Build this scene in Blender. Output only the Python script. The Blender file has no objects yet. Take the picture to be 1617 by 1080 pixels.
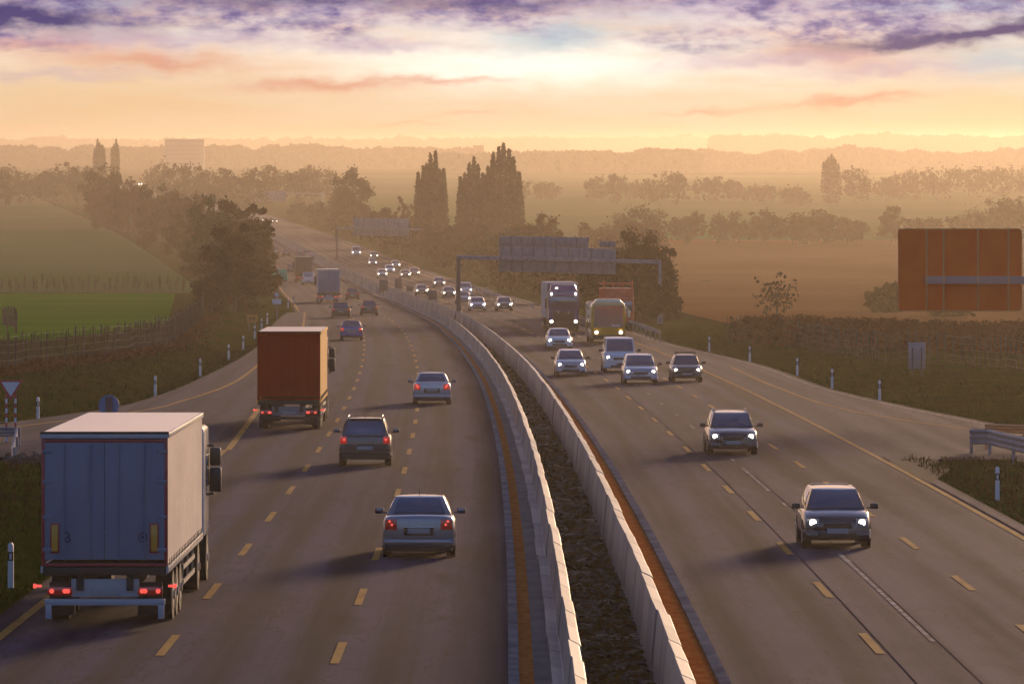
import bpy, bmesh, math, random
import numpy as np
from mathutils import Vector, Matrix, noise
random.seed(7)
R = math.radians
sc = bpy.context.scene
C = sc.collection

# ------------------------------------------------------------------ camera, sun, sky, exposure
F, CX, HY = 9200.0, 808.5, 225.0           # focal length in photo pixels, optical centre, true horizon row
cam = bpy.data.objects.new('camera', bpy.data.cameras.new('camera'))
C.objects.link(cam)
cam.location = (0, 0, 0)
cam.rotation_euler = (R(90), 0, 0)
cam.data.sensor_width = 36.0
cam.data.lens = F / 1617.0 * 36.0
cam.data.shift_y = -(540.0 - HY) / 1617.0
cam.data.clip_start = 1.0
cam.data.clip_end = 60000
sc.camera = cam
sc.view_settings.view_transform = 'Standard'
sc.view_settings.look = 'None'
sc.view_settings.gamma = 1
sc.view_settings.exposure = 0.5
sc.cycles.use_denoising = True
sc.cycles.max_bounces = 6
sc.cycles.volume_bounces = 1

SUN_AZ, SUN_EL = R(15), R(6.5)
sun = bpy.data.objects.new('sun', bpy.data.lights.new('sun', 'SUN'))
C.objects.link(sun)
sd = Vector((math.sin(SUN_AZ) * math.cos(SUN_EL), math.cos(SUN_AZ) * math.cos(SUN_EL), math.sin(SUN_EL)))
sun.rotation_euler = sd.to_track_quat('Z', 'Y').to_euler()
sun.data.energy = 2.1
sun.data.angle = R(8.0)
sun.data.color = (1.0, 0.65, 0.37)

def lin(c):
    return tuple((v / 255 / 12.92 if v / 255 <= .04045 else ((v / 255 + .055) / 1.055) ** 2.4) for v in c)

world = bpy.data.worlds.new("World"); sc.world = world; world.use_nodes = True
NT = world.node_tree; N = NT.nodes; N.clear(); LK = NT.links
def wn(t, **k):
    n = N.new(t)
    for a, b in k.items(): setattr(n, a, b)
    return n
def wm(op, a, b=None, c=None, clamp=False):
    n = wn('ShaderNodeMath', operation=op, use_clamp=clamp)
    for i, v in enumerate((a, b, c)):
        if v is None: continue
        if isinstance(v, (int, float)): n.inputs[i].default_value = v
        else: LK.new(v, n.inputs[i])
    return n.outputs[0]
def wmix(f, a, b):
    n = wn('ShaderNodeMix', data_type='RGBA')
    for s, v in ((0, f), (6, a), (7, b)):
        if isinstance(v, (int, float)): n.inputs[s].default_value = v
        elif isinstance(v, tuple): n.inputs[s].default_value = (*v, 1)
        else: LK.new(v, n.inputs[s])
    return n.outputs[2]
def wramp(f, stops, interp='LINEAR'):
    n = wn('ShaderNodeValToRGB'); cr = n.color_ramp; cr.interpolation = interp
    while len(cr.elements) < len(stops): cr.elements.new(0.5)
    for e, (p, c) in zip(cr.elements, stops):
        e.position = p; e.color = (*c, 1)
    LK.new(f, n.inputs[0]); return n.outputs[0]
tc = wn('ShaderNodeTexCoord'); sp = wn('ShaderNodeSeparateXYZ'); LK.new(tc.outputs['Generated'], sp.inputs[0])
yy = wm('MAXIMUM', sp.outputs[1], 0.02)
U = wm('MULTIPLY', wm('DIVIDE', sp.outputs[0], yy), 92.0)     # degrees-like units along the horizon, 0 straight down the road
V = wm('MULTIPLY', wm('DIVIDE', sp.outputs[2], yy), 92.0)     # same units above the horizon
def wnoise(su, sv, scale, detail=5, rough=.55, dist=0.0, off=0.0):
    cb = wn('ShaderNodeCombineXYZ')
    LK.new(wm('ADD', wm('MULTIPLY', U, su), off), cb.inputs[0]); LK.new(wm('MULTIPLY', V, sv), cb.inputs[1])
    n = wn('ShaderNodeTexNoise'); n.inputs['Scale'].default_value = scale; n.inputs['Detail'].default_value = detail
    n.inputs['Roughness'].default_value = rough; n.inputs['Distortion'].default_value = dist
    LK.new(cb.outputs[0], n.inputs['Vector']); return n.outputs[0]
warp = wm('MULTIPLY', wm('SUBTRACT', wnoise(1, 2.2, 1.6, 4), .5), 1.0)
warp2 = wm('MULTIPLY', wm('SUBTRACT', wnoise(1, 2.0, 1.1, 4, off=17), .5), 1.4)
def blob(px, py, rx, ry, tilt=0.0, k=1.0):
    """soft cloud patch at a direction; radii in the same units x100"""
    cx, cy = (px - CX) / 100, (HY - py) / 100
    du = wm('SUBTRACT', wm('ADD', U, warp2), cx); dv = wm('SUBTRACT', wm('ADD', V, wm('MULTIPLY', warp, .45)), cy)
    dv = wm('SUBTRACT', dv, wm('MULTIPLY', du, tilt))
    a = wm('POWER', wm('ABSOLUTE', wm('DIVIDE', du, rx / 100)), 2); b = wm('POWER', wm('ABSOLUTE', wm('DIVIDE', dv, ry / 100)), 2)
    return wm('MULTIPLY', wm('EXPONENT', wm('MULTIPLY', wm('ADD', a, b), -1)), k, clamp=True)
G = 0.61
def sk(r, g, b, k=1.0): return tuple(v * G * k for v in lin((r, g, b)))
vr = wm('DIVIDE', V, 2.6, clamp=True)
col = wramp(vr, [(0.0, sk(242, 208, 174)), (.10, sk(248, 220, 186)), (.25, sk(253, 230, 198)), (.42, sk(255, 238, 214, 1.08)), (.6, sk(255, 242, 226, 1.15)),
                 (.78, sk(236, 226, 232)), (1.0, sk(150, 152, 208))])
soft = wnoise(.35, 2.4, 1.3, 4)
col = wmix(wm('MULTIPLY', wm('SUBTRACT', soft, .45, clamp=True), 2.2, clamp=True), col, sk(252, 205, 160))
col = wmix(blob(120, 150, 420, 70, k=.55), col, sk(250, 200, 140))
col = wmix(blob(1640, 205, 330, 80, k=.5), col, sk(250, 205, 140))
col = wmix(blob(840, 105, 300, 32, k=.8), col, sk(255, 250, 238, 1.5))
for a in ((880, 62, 100, 24, .1, .8), (1585, 98, 130, 30, 0, .7), (1500, 12, 170, 22, 0, .6), (150, 8, 60, 18, 0, .5), (1130, 70, 90, 20, 0, .3)):
    col = wmix(blob(*a), col, sk(178, 214, 232))
for a in ((240, 97, 170, 17, -.03, .8), (60, 72, 150, 12, 0, .7), (520, 134, 150, 11, .03, .8), (700, 126, 90, 5, 0, .6), (1350, 160, 110, 8, .08, .75), (1110, 178, 60, 6, .05, .7),
          (640, 197, 60, 4, 0, .4), (1330, 90, 130, 24, -.1, .6), (740, 180, 50, 4, 0, .35)):
    col = wmix(blob(*a), col, sk(236, 158, 132))
for a in ((230, 62, 260, 15, 0, .55), (1210, 96, 190, 13, .05, .5), (600, 74, 130, 10, 0, .5), (1400, 110, 160, 10, .06, .4), (60, 118, 160, 9, 0, .35)):
    col = wmix(blob(*a), col, sk(186, 160, 206))
# mottled altocumulus in a deck above the bright band
n1 = wnoise(1.0, 2.3, 2.4, 8, .60, 0.0); n3 = wnoise(.5, 1.5, 1.3, 3, .5, 0.0, off=9); n2 = wnoise(.45, 1.6, .9, 4, off=5)
deck = wm('SMOOTH_MIN', 1, wm('MULTIPLY', wm('SUBTRACT', wm('ADD', V, wm('MULTIPLY', wm('SUBTRACT', n2, .5), 2.6)), 1.42), 1.9), .1, clamp=True)
holes = wm('MULTIPLY', wm('SUBTRACT', wm('ADD', wm('MULTIPLY', n1, .6), wm('MULTIPLY', n3, .4)), .36), 4.0, clamp=True)
gap = wm('SUBTRACT', 1, wm('MAXIMUM', blob(960, 40, 120, 24, .1, 1.), blob(1560, 100, 150, 24, 0, 1.)), clamp=True)
dm = wm('MULTIPLY', wm('MULTIPLY', deck, holes), gap)
ccol = wramp(wm('ADD', wm('MULTIPLY', n1, .5), wm('MULTIPLY', n3, .5)), [(.34, sk(240, 190, 190)), (.44, sk(198, 152, 186)), (.55, sk(128, 112, 176)), (.70, sk(78, 78, 152))])
col = wmix(wm('MULTIPLY', dm, .95), col, ccol)
for a in ((40, 28, 150, 20, -.05, 1.), (1560, 52, 190, 14, .10, 1.), (470, 0, 260, 14, 0, .6), (1420, 70, 110, 9, .03, .7), (800, 8, 160, 12, 0, .5), (1620, 30, 60, 8, .2, .6)):
    f = wm('MULTIPLY', blob(*a), wm('MULTIPLY', wm('ADD', wnoise(1.0, 3.0, 1.6, 6, off=3), .18), 1.5, clamp=True))
    col = wmix(wm('MULTIPLY', f, 1.25, clamp=True), col, sk(42, 48, 128))
sky = wn('ShaderNodeTexSky', sky_type='NISHITA'); sky.sun_disc = False
sky.sun_elevation = SUN_EL; sky.sun_rotation = SUN_AZ; sky.dust_density = 2.0; sky.ozone_density = 2.5
SKY = 0.15
skyc = wn('ShaderNodeMix', data_type='RGBA', blend_type='MULTIPLY'); skyc.inputs[0].default_value = 1
LK.new(sky.outputs[0], skyc.inputs[6]); skyc.inputs[7].default_value = (SKY * .88, SKY * .82, SKY * 1.08, 1)      # evening sky a little more violet than the model's
glow_az = wm('MULTIPLY', wm('SUBTRACT', wm('DIVIDE', sp.outputs[1], wm('MAXIMUM', wm('SQRT', wm('ADD', wm('MULTIPLY', sp.outputs[0], sp.outputs[0]), wm('MULTIPLY', sp.outputs[1], sp.outputs[1]))), .001)), .35), 1.6, clamp=True)
veil = wramp(wm('DIVIDE', V, 60, clamp=True), [(0, sk(255, 216, 180, 1.25)), (.15, sk(255, 200, 170, .8)), (.4, sk(235, 185, 180, .45)), (1, sk(160, 155, 210, .38))])
col = wmix(wm('MULTIPLY', wm('SUBTRACT', V, 2.7), .5, clamp=True), col, veil)
hi = wm('MULTIPLY', wm('SUBTRACT', V, 3.5), .018, clamp=True)
fwd = wm('MULTIPLY', wm('SUBTRACT', sp.outputs[1], .25), 4, clamp=True)
fin = wmix(wm('MULTIPLY', wm('SUBTRACT', 1, hi), wm('MULTIPLY', fwd, wm('MAXIMUM', glow_az, wm('LESS_THAN', V, 3)))), skyc.outputs[2], col)
bg = wn('ShaderNodeBackground'); LK.new(fin, bg.inputs[0]); bg.inputs[1].default_value = 1.0
wo = wn('ShaderNodeOutputWorld'); LK.new(bg.outputs[0], wo.inputs[0])

# ------------------------------------------------------------------ geometry of the place
H0, S = 7.8, 0.016
def prof(Y):
    """height of the carriageway below the camera: gentle fall, sag, then level"""
    if Y < 700: return -H0 - S * Y
    if Y < 1300:
        t = Y - 700; return -H0 - S * Y + S * t * t / 1200
    return -H0 - S * 1300 + S * 300
def at(px, py, dz=0.0):
    lo, hi_ = 20., 60000.
    for _ in range(50):
        m = math.sqrt(lo * hi_)
        if HY - (prof(m) + dz) * F / m > py: lo = m
        else: hi_ = m
    return Vector(((px - CX) / F * lo, lo, prof(lo) + dz))
def table(pts):
    xs = [p[0] for p in pts]; ys = [p[1] for p in pts]; n = len(xs)
    d = [(ys[i + 1] - ys[i]) / (xs[i + 1] - xs[i]) for i in range(n - 1)]
    m = [d[0]] + [(d[i - 1] + d[i]) / 2 for i in range(1, n - 1)] + [d[-1]]
    def f(x):
        if x <= xs[0]: return ys[0] + m[0] * (x - xs[0])
        if x >= xs[-1]: return ys[-1] + m[-1] * (x - xs[-1])
        i = 0
        while x > xs[i + 1]: i += 1
        h = xs[i + 1] - xs[i]; t = (x - xs[i]) / h
        return ((2*t**3-3*t*t+1) * ys[i] + (t**3-2*t*t+t) * h * m[i] + (-2*t**3+3*t*t) * ys[i+1] + (t**3-t*t) * h * m[i+1])
    return f
K = table([(40, -.03), (100, -.06), (140, -.13), (190, -.38), (235, -.78), (265, -1.13), (311, -1.80), (382, -3.25), (471, -5.6), (529, -7.6), (604, -10.9),
           (680, -14.3), (761, -18.3), (938, -27.3), (1112, -37.5), (1287, -49.), (1456, -61.5), (1752, -85), (2100, -114), (3369, -222), (5000, -380)])
ELr = table([(200, -21.5), (241, -21.2), (254, -19.5), (262, -18.3), (284, -17.3), (320, -17.05), (410, -17.9), (516, -21.1), (590, -22.8)])
def EL(Y):                                   # outer left edge of the paving
    if Y < 205: return K(Y) - 10.45
    if Y < 594: return ELr(Y)
    return K(Y) - 11.6
ERr = table([(204, 25.4), (236, 20.75), (260, 18.55), (295, 16.35), (348, 15.2), (376, 13.9), (422, 11.5), (477, 9.95)])
def ER(Y):                                   # outer right edge of the paving
    if Y < 204: return K(Y) + 14.0
    if Y < 477: return ERr(Y)
    return K(Y) + 15.6 + 2.6 * min(1, max(0, (Y - 520) / 300))
def nz(x, y, s, z=0.0): return noise.noise(Vector((x * s, y * s, z)))
def ground(X, Y):
    z = prof(Y); l, r = EL(Y), ER(Y)
    if Y < 206:
        if X < l:
            d = l - X
            if d < 0.001: return z - .05
            rin = -19.2 - (219 - Y) * .38          # slip road edge on the left
            if X < rin + .5: return z - .25
        if X > r:
            if X > rampR_in(Y) - .6 and Y > 140: return z - .25
    d = max(l - X, X - r)
    if d <= 0:
        return z - .05 - .45 * min(1, -d / 2.0)
    a = min(1, d / 3.0)
    b = a * (.16 * nz(X, Y, .22) + .09 * nz(X, Y, .9, 3))
    if Y < 560 and X < l and Y > 206:
        b += -.55 * math.exp(-((d - 2.6) / 1.5) ** 2)
    if X > r and Y < 900:
        b += .25 * min(1, max(0, (d - 3) / 5))
    return z - .04 + b + (.5 * nz(X, Y, .01, 9) * min(1, d / 60))
rampR_in = table([(140, 44.), (160, 33.5), (175, 27.), (190, 20.9), (198, 18.4), (204, 16.9)])
rampR_out = table([(140, 56.), (160, 44.), (175, 37.), (190, 30.8), (204, 25.4)])

# ------------------------------------------------------------------ materials
def mat(name, c=(.5, .5, .5), rough=.6, metal=0., c2=None, ns=8., nstr=(1, 1, 1), em=None, es=0., coat=0., bump=0., bs=30., det=4, spec=.5, uv=False, contrast=(.35, .65)):
    m = bpy.data.materials.new(name); m.use_nodes = True; nt = m.node_tree; b = nt.nodes['Principled BSDF']
    b.inputs['Base Color'].default_value = (*c, 1); b.inputs['Roughness'].default_value = rough; b.inputs['Metallic'].default_value = metal
    b.inputs['Specular IOR Level'].default_value = spec
    if coat: b.inputs['Coat Weight'].default_value = coat; b.inputs['Coat Roughness'].default_value = .06
    if em: b.inputs['Emission Color'].default_value = (*em, 1); b.inputs['Emission Strength'].default_value = es
    if c2 or bump:
        t = nt.nodes.new('ShaderNodeTexCoord'); mp = nt.nodes.new('ShaderNodeMapping'); mp.inputs['Scale'].default_value = nstr
        nt.links.new(t.outputs['UV' if uv else 'Object'], mp.inputs[0])
    if c2:
        n = nt.nodes.new('ShaderNodeTexNoise'); n.inputs['Scale'].default_value = ns; n.inputs['Detail'].default_value = det
        nt.links.new(mp.outputs[0], n.inputs['Vector'])
        r = nt.nodes.new('ShaderNodeValToRGB'); r.color_ramp.elements[0].position, r.color_ramp.elements[1].position = contrast
        r.color_ramp.elements[0].color = (*c, 1); r.color_ramp.elements[1].color = (*c2, 1)
        nt.links.new(n.outputs[0], r.inputs[0]); nt.links.new(r.outputs[0], b.inputs['Base Color'])
    if bump:
        n = nt.nodes.new('ShaderNodeTexNoise'); n.inputs['Scale'].default_value = bs; n.inputs['Detail'].default_value = 5
        nt.links.new(mp.outputs[0], n.inputs['Vector'])
        bp = nt.nodes.new('ShaderNodeBump'); bp.inputs['Strength'].default_value = bump; bp.inputs['Distance'].default_value = .05
        nt.links.new(n.outputs[0], bp.inputs['Height']); nt.links.new(bp.outputs[0], b.inputs['Normal'])
    return m

def asphalt(name, base, worn):
    """road surface; UV = (metres across, metres along)"""
    m = bpy.data.materials.new(name); m.use_nodes = True; nt = m.node_tree; b = nt.nodes['Principled BSDF']; L = nt.links
    def nd(t, **k):
        n = nt.nodes.new(t)
        for a, v in k.items(): setattr(n, a, v)
        return n
    uv = nd('ShaderNodeTexCoord').outputs['UV']
    def noi(sx, sy, det=4, rough=.6):
        mp = nd('ShaderNodeMapping'); mp.inputs['Scale'].default_value = (sx, sy, 1); L.new(uv, mp.inputs[0])
        n = nd('ShaderNodeTexNoise'); n.inputs['Scale'].default_value = 1; n.inputs['Detail'].default_value = det; n.inputs['Roughness'].default_value = rough
        L.new(mp.outputs[0], n.inputs['Vector']); return n.outputs[0]
    def mth(op, a, b_=None, clamp=False):
        n = nd('ShaderNodeMath', operation=op, use_clamp=clamp)
        for i, v in enumerate((a, b_)):
            if v is None: continue
            if isinstance(v, (int, float)): n.inputs[i].default_value = v
            else: L.new(v, n.inputs[i])
        return n.outputs[0]
    def mx(f, a, b_):
        n = nd('ShaderNodeMix', data_type='RGBA')
        for s_, v in ((0, f), (6, a), (7, b_)):
            if isinstance(v, (int, float)): n.inputs[s_].default_value = v
            elif isinstance(v, tuple): n.inputs[s_].default_value = (*v, 1)
            else: L.new(v, n.inputs[s_])
        return n.outputs[2]
    sep = nd('ShaderNodeSeparateXYZ'); L.new(uv, sep.inputs[0]); u = sep.outputs[0]
    streak = noi(1.1, .012, 3); big = noi(.25, .03, 3); fine = noi(9, 6, 3, .8); mid = noi(1.6, .35, 5, .7)
    # wheel paths: two per 3.3 m lane, polished and a bit lighter; oil band in the lane middle
    ph = mth('MULTIPLY', u, 2 * math.pi / 1.66); wheel = mth('MULTIPLY', mth('ADD', mth('SINE', ph), 1), .5)
    f = mth('ADD', mth('MULTIPLY', streak, .80), mth('MULTIPLY', wheel, .20)); f = mth('ADD', f, mth('MULTIPLY', big, .35))
    f = mth('MULTIPLY', mth('SUBTRACT', f, .50), 3.2, clamp=True)
    c = mx(f, base, worn)
    pat = mth('MULTIPLY', mth('SUBTRACT', noi(.45, .07, 2), .60), 9, clamp=True)      # darker relaid patches
    c = mx(mth('MULTIPLY', pat, .7), c, tuple(v * .55 for v in base))
    crk = mth('ABSOLUTE', mth('SUBTRACT', noi(.32, .035, 6, .65), .5)); crk = mth('LESS_THAN', crk, .004)   # sealed cracks
    c = mx(mth('MULTIPLY', crk, .7), c, (.012, .011, .012))
    c2 = nd('ShaderNodeMix', data_type='RGBA', blend_type='MULTIPLY'); c2.inputs[0].default_value = 1; L.new(c, c2.inputs[6])
    g = nd('ShaderNodeValToRGB'); g.color_ramp.elements[0].color = (.58, .58, .58, 1); g.color_ramp.elements[1].color = (1.45, 1.45, 1.45, 1)
    g.color_ramp.elements[0].position = .3; g.color_ramp.elements[1].position = .7
    L.new(mth('ADD', mth('MULTIPLY', fine, .6), mth('MULTIPLY', mid, .4)), g.inputs[0]); L.new(g.outputs[0], c2.inputs[7]); L.new(c2.outputs[2], b.inputs['Base Color'])
    ro = mth('ADD', .80, mth('MULTIPLY', mth('SUBTRACT', 1, f), .18)); L.new(ro, b.inputs['Roughness'])
    bp = nd('ShaderNodeBump'); bp.inputs['Strength'].default_value = .35; bp.inputs['Distance'].default_value = .01
    L.new(noi(22, 14, 4, .8), bp.inputs['Height']); L.new(bp.outputs[0], b.inputs['Normal'])
    b.inputs['Specular IOR Level'].default_value = .03
    return m

M = {}
M['asphalt'] = asphalt('asphalt', (.014, .012, .026), (.062, .046, .078))
M['ramp'] = asphalt('ramp_asphalt', (.036, .031, .050), (.066, .054, .072))
M['concrete'] = mat('concrete', (.21, .18, .175), .62, c2=(.30, .26, .24), ns=1.2, nstr=(1, .6, 1), bump=.3, bs=14)
M['concrete2'] = mat('concrete_b', (.30, .25, .23), .58, c2=(.36, .31, .28), ns=3, bump=.2, bs=14)
M['kerb'] = mat('kerb_stone', (.16, .14, .14), .95, spec=0., c2=(.27, .245, .24), ns=1.5, nstr=(1, .5, 1), bump=.4, bs=18)
M['gutter'] = mat('gutter', (.10, .095, .10), .9, spec=.1, c2=(.16, .15, .155), ns=2, nstr=(1, .3, 1), bump=.2)
M['rust'] = mat('orange_silt', (.46, .12, .025), .95, spec=0., c2=(.58, .19, .045), ns=5, nstr=(1, .3, 1), bump=.4)
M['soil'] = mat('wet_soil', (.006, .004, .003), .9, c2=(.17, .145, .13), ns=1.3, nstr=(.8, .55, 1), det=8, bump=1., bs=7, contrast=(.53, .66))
M['grass'] = mat('verge_grass', (.016, .036, .001), .95, c2=(.050, .050, .003), ns=.35, det=8, bump=.8, bs=5, spec=0., contrast=(.35, .65))
M['green'] = mat('green_crop', (.060, .170, .003), .95, c2=(.088, .200, .006), ns=.05, det=6, bump=.3, bs=4, spec=0.)
M['olive'] = mat('misty_field', (.070, .135, .024), .95, c2=(.12, .14, .045), ns=.012, nstr=(1, .4, 1), det=6, spec=0.)
M['brown'] = mat('ploughed_soil', (.30, .115, .028), .95, c2=(.36, .15, .045), ns=.03, nstr=(1, .3, 1), det=6, spec=0., bump=.4, bs=2)
M['blade'] = mat('grass_blades', (.020, .050, .001), .9, c2=(.062, .074, .004), ns=.6, det=5, spec=0.)
M['drygrass'] = mat('dry_weeds', (.028, .018, .003), .9, c2=(.066, .038, .008), ns=.8, det=5, spec=0.)
M['scrub'] = mat('brown_scrub', (.13, .040, .012), .9, c2=(.19, .062, .020), ns=.25, det=5, spec=0.)
M['yline'] = mat('yellow_paint', (.34, .13, .012), .9, spec=.1, c2=(.50, .23, .030), ns=1.2, nstr=(2, .4, 1), det=7, contrast=(.3, .6))
M['wline'] = mat('worn_white_paint', (.07, .06, .065), .9, c2=(.34, .30, .28), ns=1.5, det=7, spec=.1)
M['seam'] = mat('tar_seam', (.032, .027, .036), .95, spec=.0)
M['bark'] = mat('bark', (.055, .038, .026), .9, c2=(.09, .062, .042), ns=3)
for k, a, b_ in (('leaf_brown', (.042, .020, .007), (.085, .042, .014)), ('leaf_olive', (.050, .046, .018), (.095, .078, .030)), ('leaf_russet', (.070, .029, .010), (.120, .052, .017)),
                 ('leaf_orange', (.20, .10, .02), (.30, .16, .035))):
    M[k] = mat(k, a, .9, c2=b_, ns=.35, det=5, spec=0.)
def paint(name, c, rough=.35, metal=.0, coat=1.0): return mat('paint_' + name, c, rough, metal, coat=coat)
M['p_silver'] = paint('silver', (.25, .25, .27), .32, .55)
M['p_silver2'] = paint('pale_silver', (.42, .41, .43), .32, .5)
M['p_grey'] = paint('graphite', (.060, .066, .074), .32, .5)
M['p_black'] = paint('black', (.016, .016, .024), .22)
M['p_dark'] = paint('dark_brown', (.040, .030, .026), .3)
M['p_white'] = paint('white', (.66, .63, .62), .35)
M['p_blue'] = paint('blue', (.025, .06, .26), .25)
M['p_red'] = paint('dull_red', (.14, .025, .02), .35)
M['p_mirror'] = paint('mirror_cap', (.012, .012, .014), .4, coat=.3)
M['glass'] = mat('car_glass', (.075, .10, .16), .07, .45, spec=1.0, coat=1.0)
M['tyre'] = mat('tyre_rubber', (.010, .010, .011), .85)
M['rim'] = mat('alloy', (.32, .32, .34), .35, .8)
M['black'] = mat('black_plastic', (.012, .012, .013), .6)
M['under'] = mat('underbody', (.008, .008, .009), .9)
M['chrome'] = mat('chrome', (.5, .5, .52), .2, .9)
M['plate'] = mat('number_plate', (.30, .31, .33), .5)
M['tail'] = mat('tail_lens', (.20, .006, .008), .2, coat=1., em=(1, .02, .015), es=.03)
M['tail_on'] = mat('tail_lens_lit', (.4, .01, .01), .2, coat=1., em=(1, .04, .03), es=.16)
M['tail_hot'] = mat('tail_bulb', (.8, .1, .08), .3, em=(1, .10, .07), es=.7)
M['head'] = mat('headlamp_lit', (.9, .9, .85), .1, em=(1, .86, .66), es=6.0)
M['head_off'] = mat('headlamp', (.35, .35, .33), .12, coat=1.)
M['amber'] = mat('amber_lens', (.6, .2, .02), .3, em=(1, .35, .05), es=.6)
M['steel'] = mat('galvanised_steel', (.20, .19, .22), .6, .2, c2=(.30, .28, .31), ns=2)
M['signback'] = mat('sign_back_sheet', (.20, .20, .25), .5, .5, c2=(.26, .26, .30), ns=1.5)
M['bigsign'] = mat('flare_tinted_sign_back', (.92, .12, .01), .8, .0, c2=(.97, .16, .015), ns=.8, spec=0.)  # orange lens-flare glow painted into the base colour of this shaded back
M['bigbeam'] = mat('sign_beam', (.50, .27, .24), .6, .0)
M['signrail'] = mat('sign_rail', (.80, .32, .12), .6, .0)
M['column'] = mat('dark_column', (.060, .060, .085), .5, .4)
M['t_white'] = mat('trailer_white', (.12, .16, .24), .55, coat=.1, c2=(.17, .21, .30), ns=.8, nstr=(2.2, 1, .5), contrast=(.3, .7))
M['t_tarp'] = mat('white_tarpaulin', (.55, .43, .38), .7, spec=.15, c2=(.70, .56, .48), ns=.7, nstr=(.3, .3, 1.2), bump=.25, bs=1.6)
M['t_roof'] = mat('roof_sheet', (.92, .86, .72), .24, .9)
M['t_red'] = mat('red_reflective_tape', (.30, .018, .03), .35, em=(1, .02, .05), es=.0)
M['t_maroon'] = mat('maroon_doors', (.38, .002, .001), .8, c2=(.46, .004, .002), ns=.8, spec=0.)
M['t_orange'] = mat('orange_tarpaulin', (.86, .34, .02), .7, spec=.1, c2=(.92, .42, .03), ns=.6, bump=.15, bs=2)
M['t_cream'] = mat('cream_roof', (.80, .66, .48), .30, .8)
M['t_brown'] = mat('brown_doors', (.070, .038, .032), .5)
M['t_marker'] = mat('marker_yellow', (.55, .26, .02), .35, c2=(.62, .31, .03), ns=3)
M['t_bumper'] = mat('bumper_white', (.34, .35, .40), .4, coat=.3)
M['navy'] = mat('navy_print', (.02, .03, .12), .5)
M['cab_blue'] = paint('cab_blue', (.022, .016, .15), .3)
M['bus_yellow'] = paint('bus_yellow', (.68, .36, .02), .35)
M['bus_cream'] = paint('bus_cream', (.70, .62, .38), .35)
M['box_red'] = mat('red_steel', (.60, .06, .02), .5, c2=(.68, .09, .03), ns=2)
M['post_white'] = mat('post_white', (.62, .62, .64), .5)
M['sign_white'] = mat('sign_white', (.62, .62, .66), .45)
M['sign_red'] = mat('sign_red', (.38, .02, .04), .45)
M['sign_blue'] = mat('sign_blue', (.02, .15, .36), .5)
M['sign_green'] = mat('sign_green', (.02, .42, .22), .5)
M['sign_orange'] = mat('sign_orange', (.62, .22, .02), .5)
M['sign_lime'] = mat('sign_lime', (.40, .50, .04), .5)
M['wood'] = mat('weathered_wood', (.06, .045, .036), .9, spec=0., c2=(.13, .10, .08), ns=2, nstr=(3, 3, .5))
M['wire'] = mat('fence_wire', (.10, .09, .085), .7)
M['bldg'] = mat('grey_block', (.20, .18, .18), .8)
M['bwin'] = mat('dark_window_band', (.14, .13, .13), .4)

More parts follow.
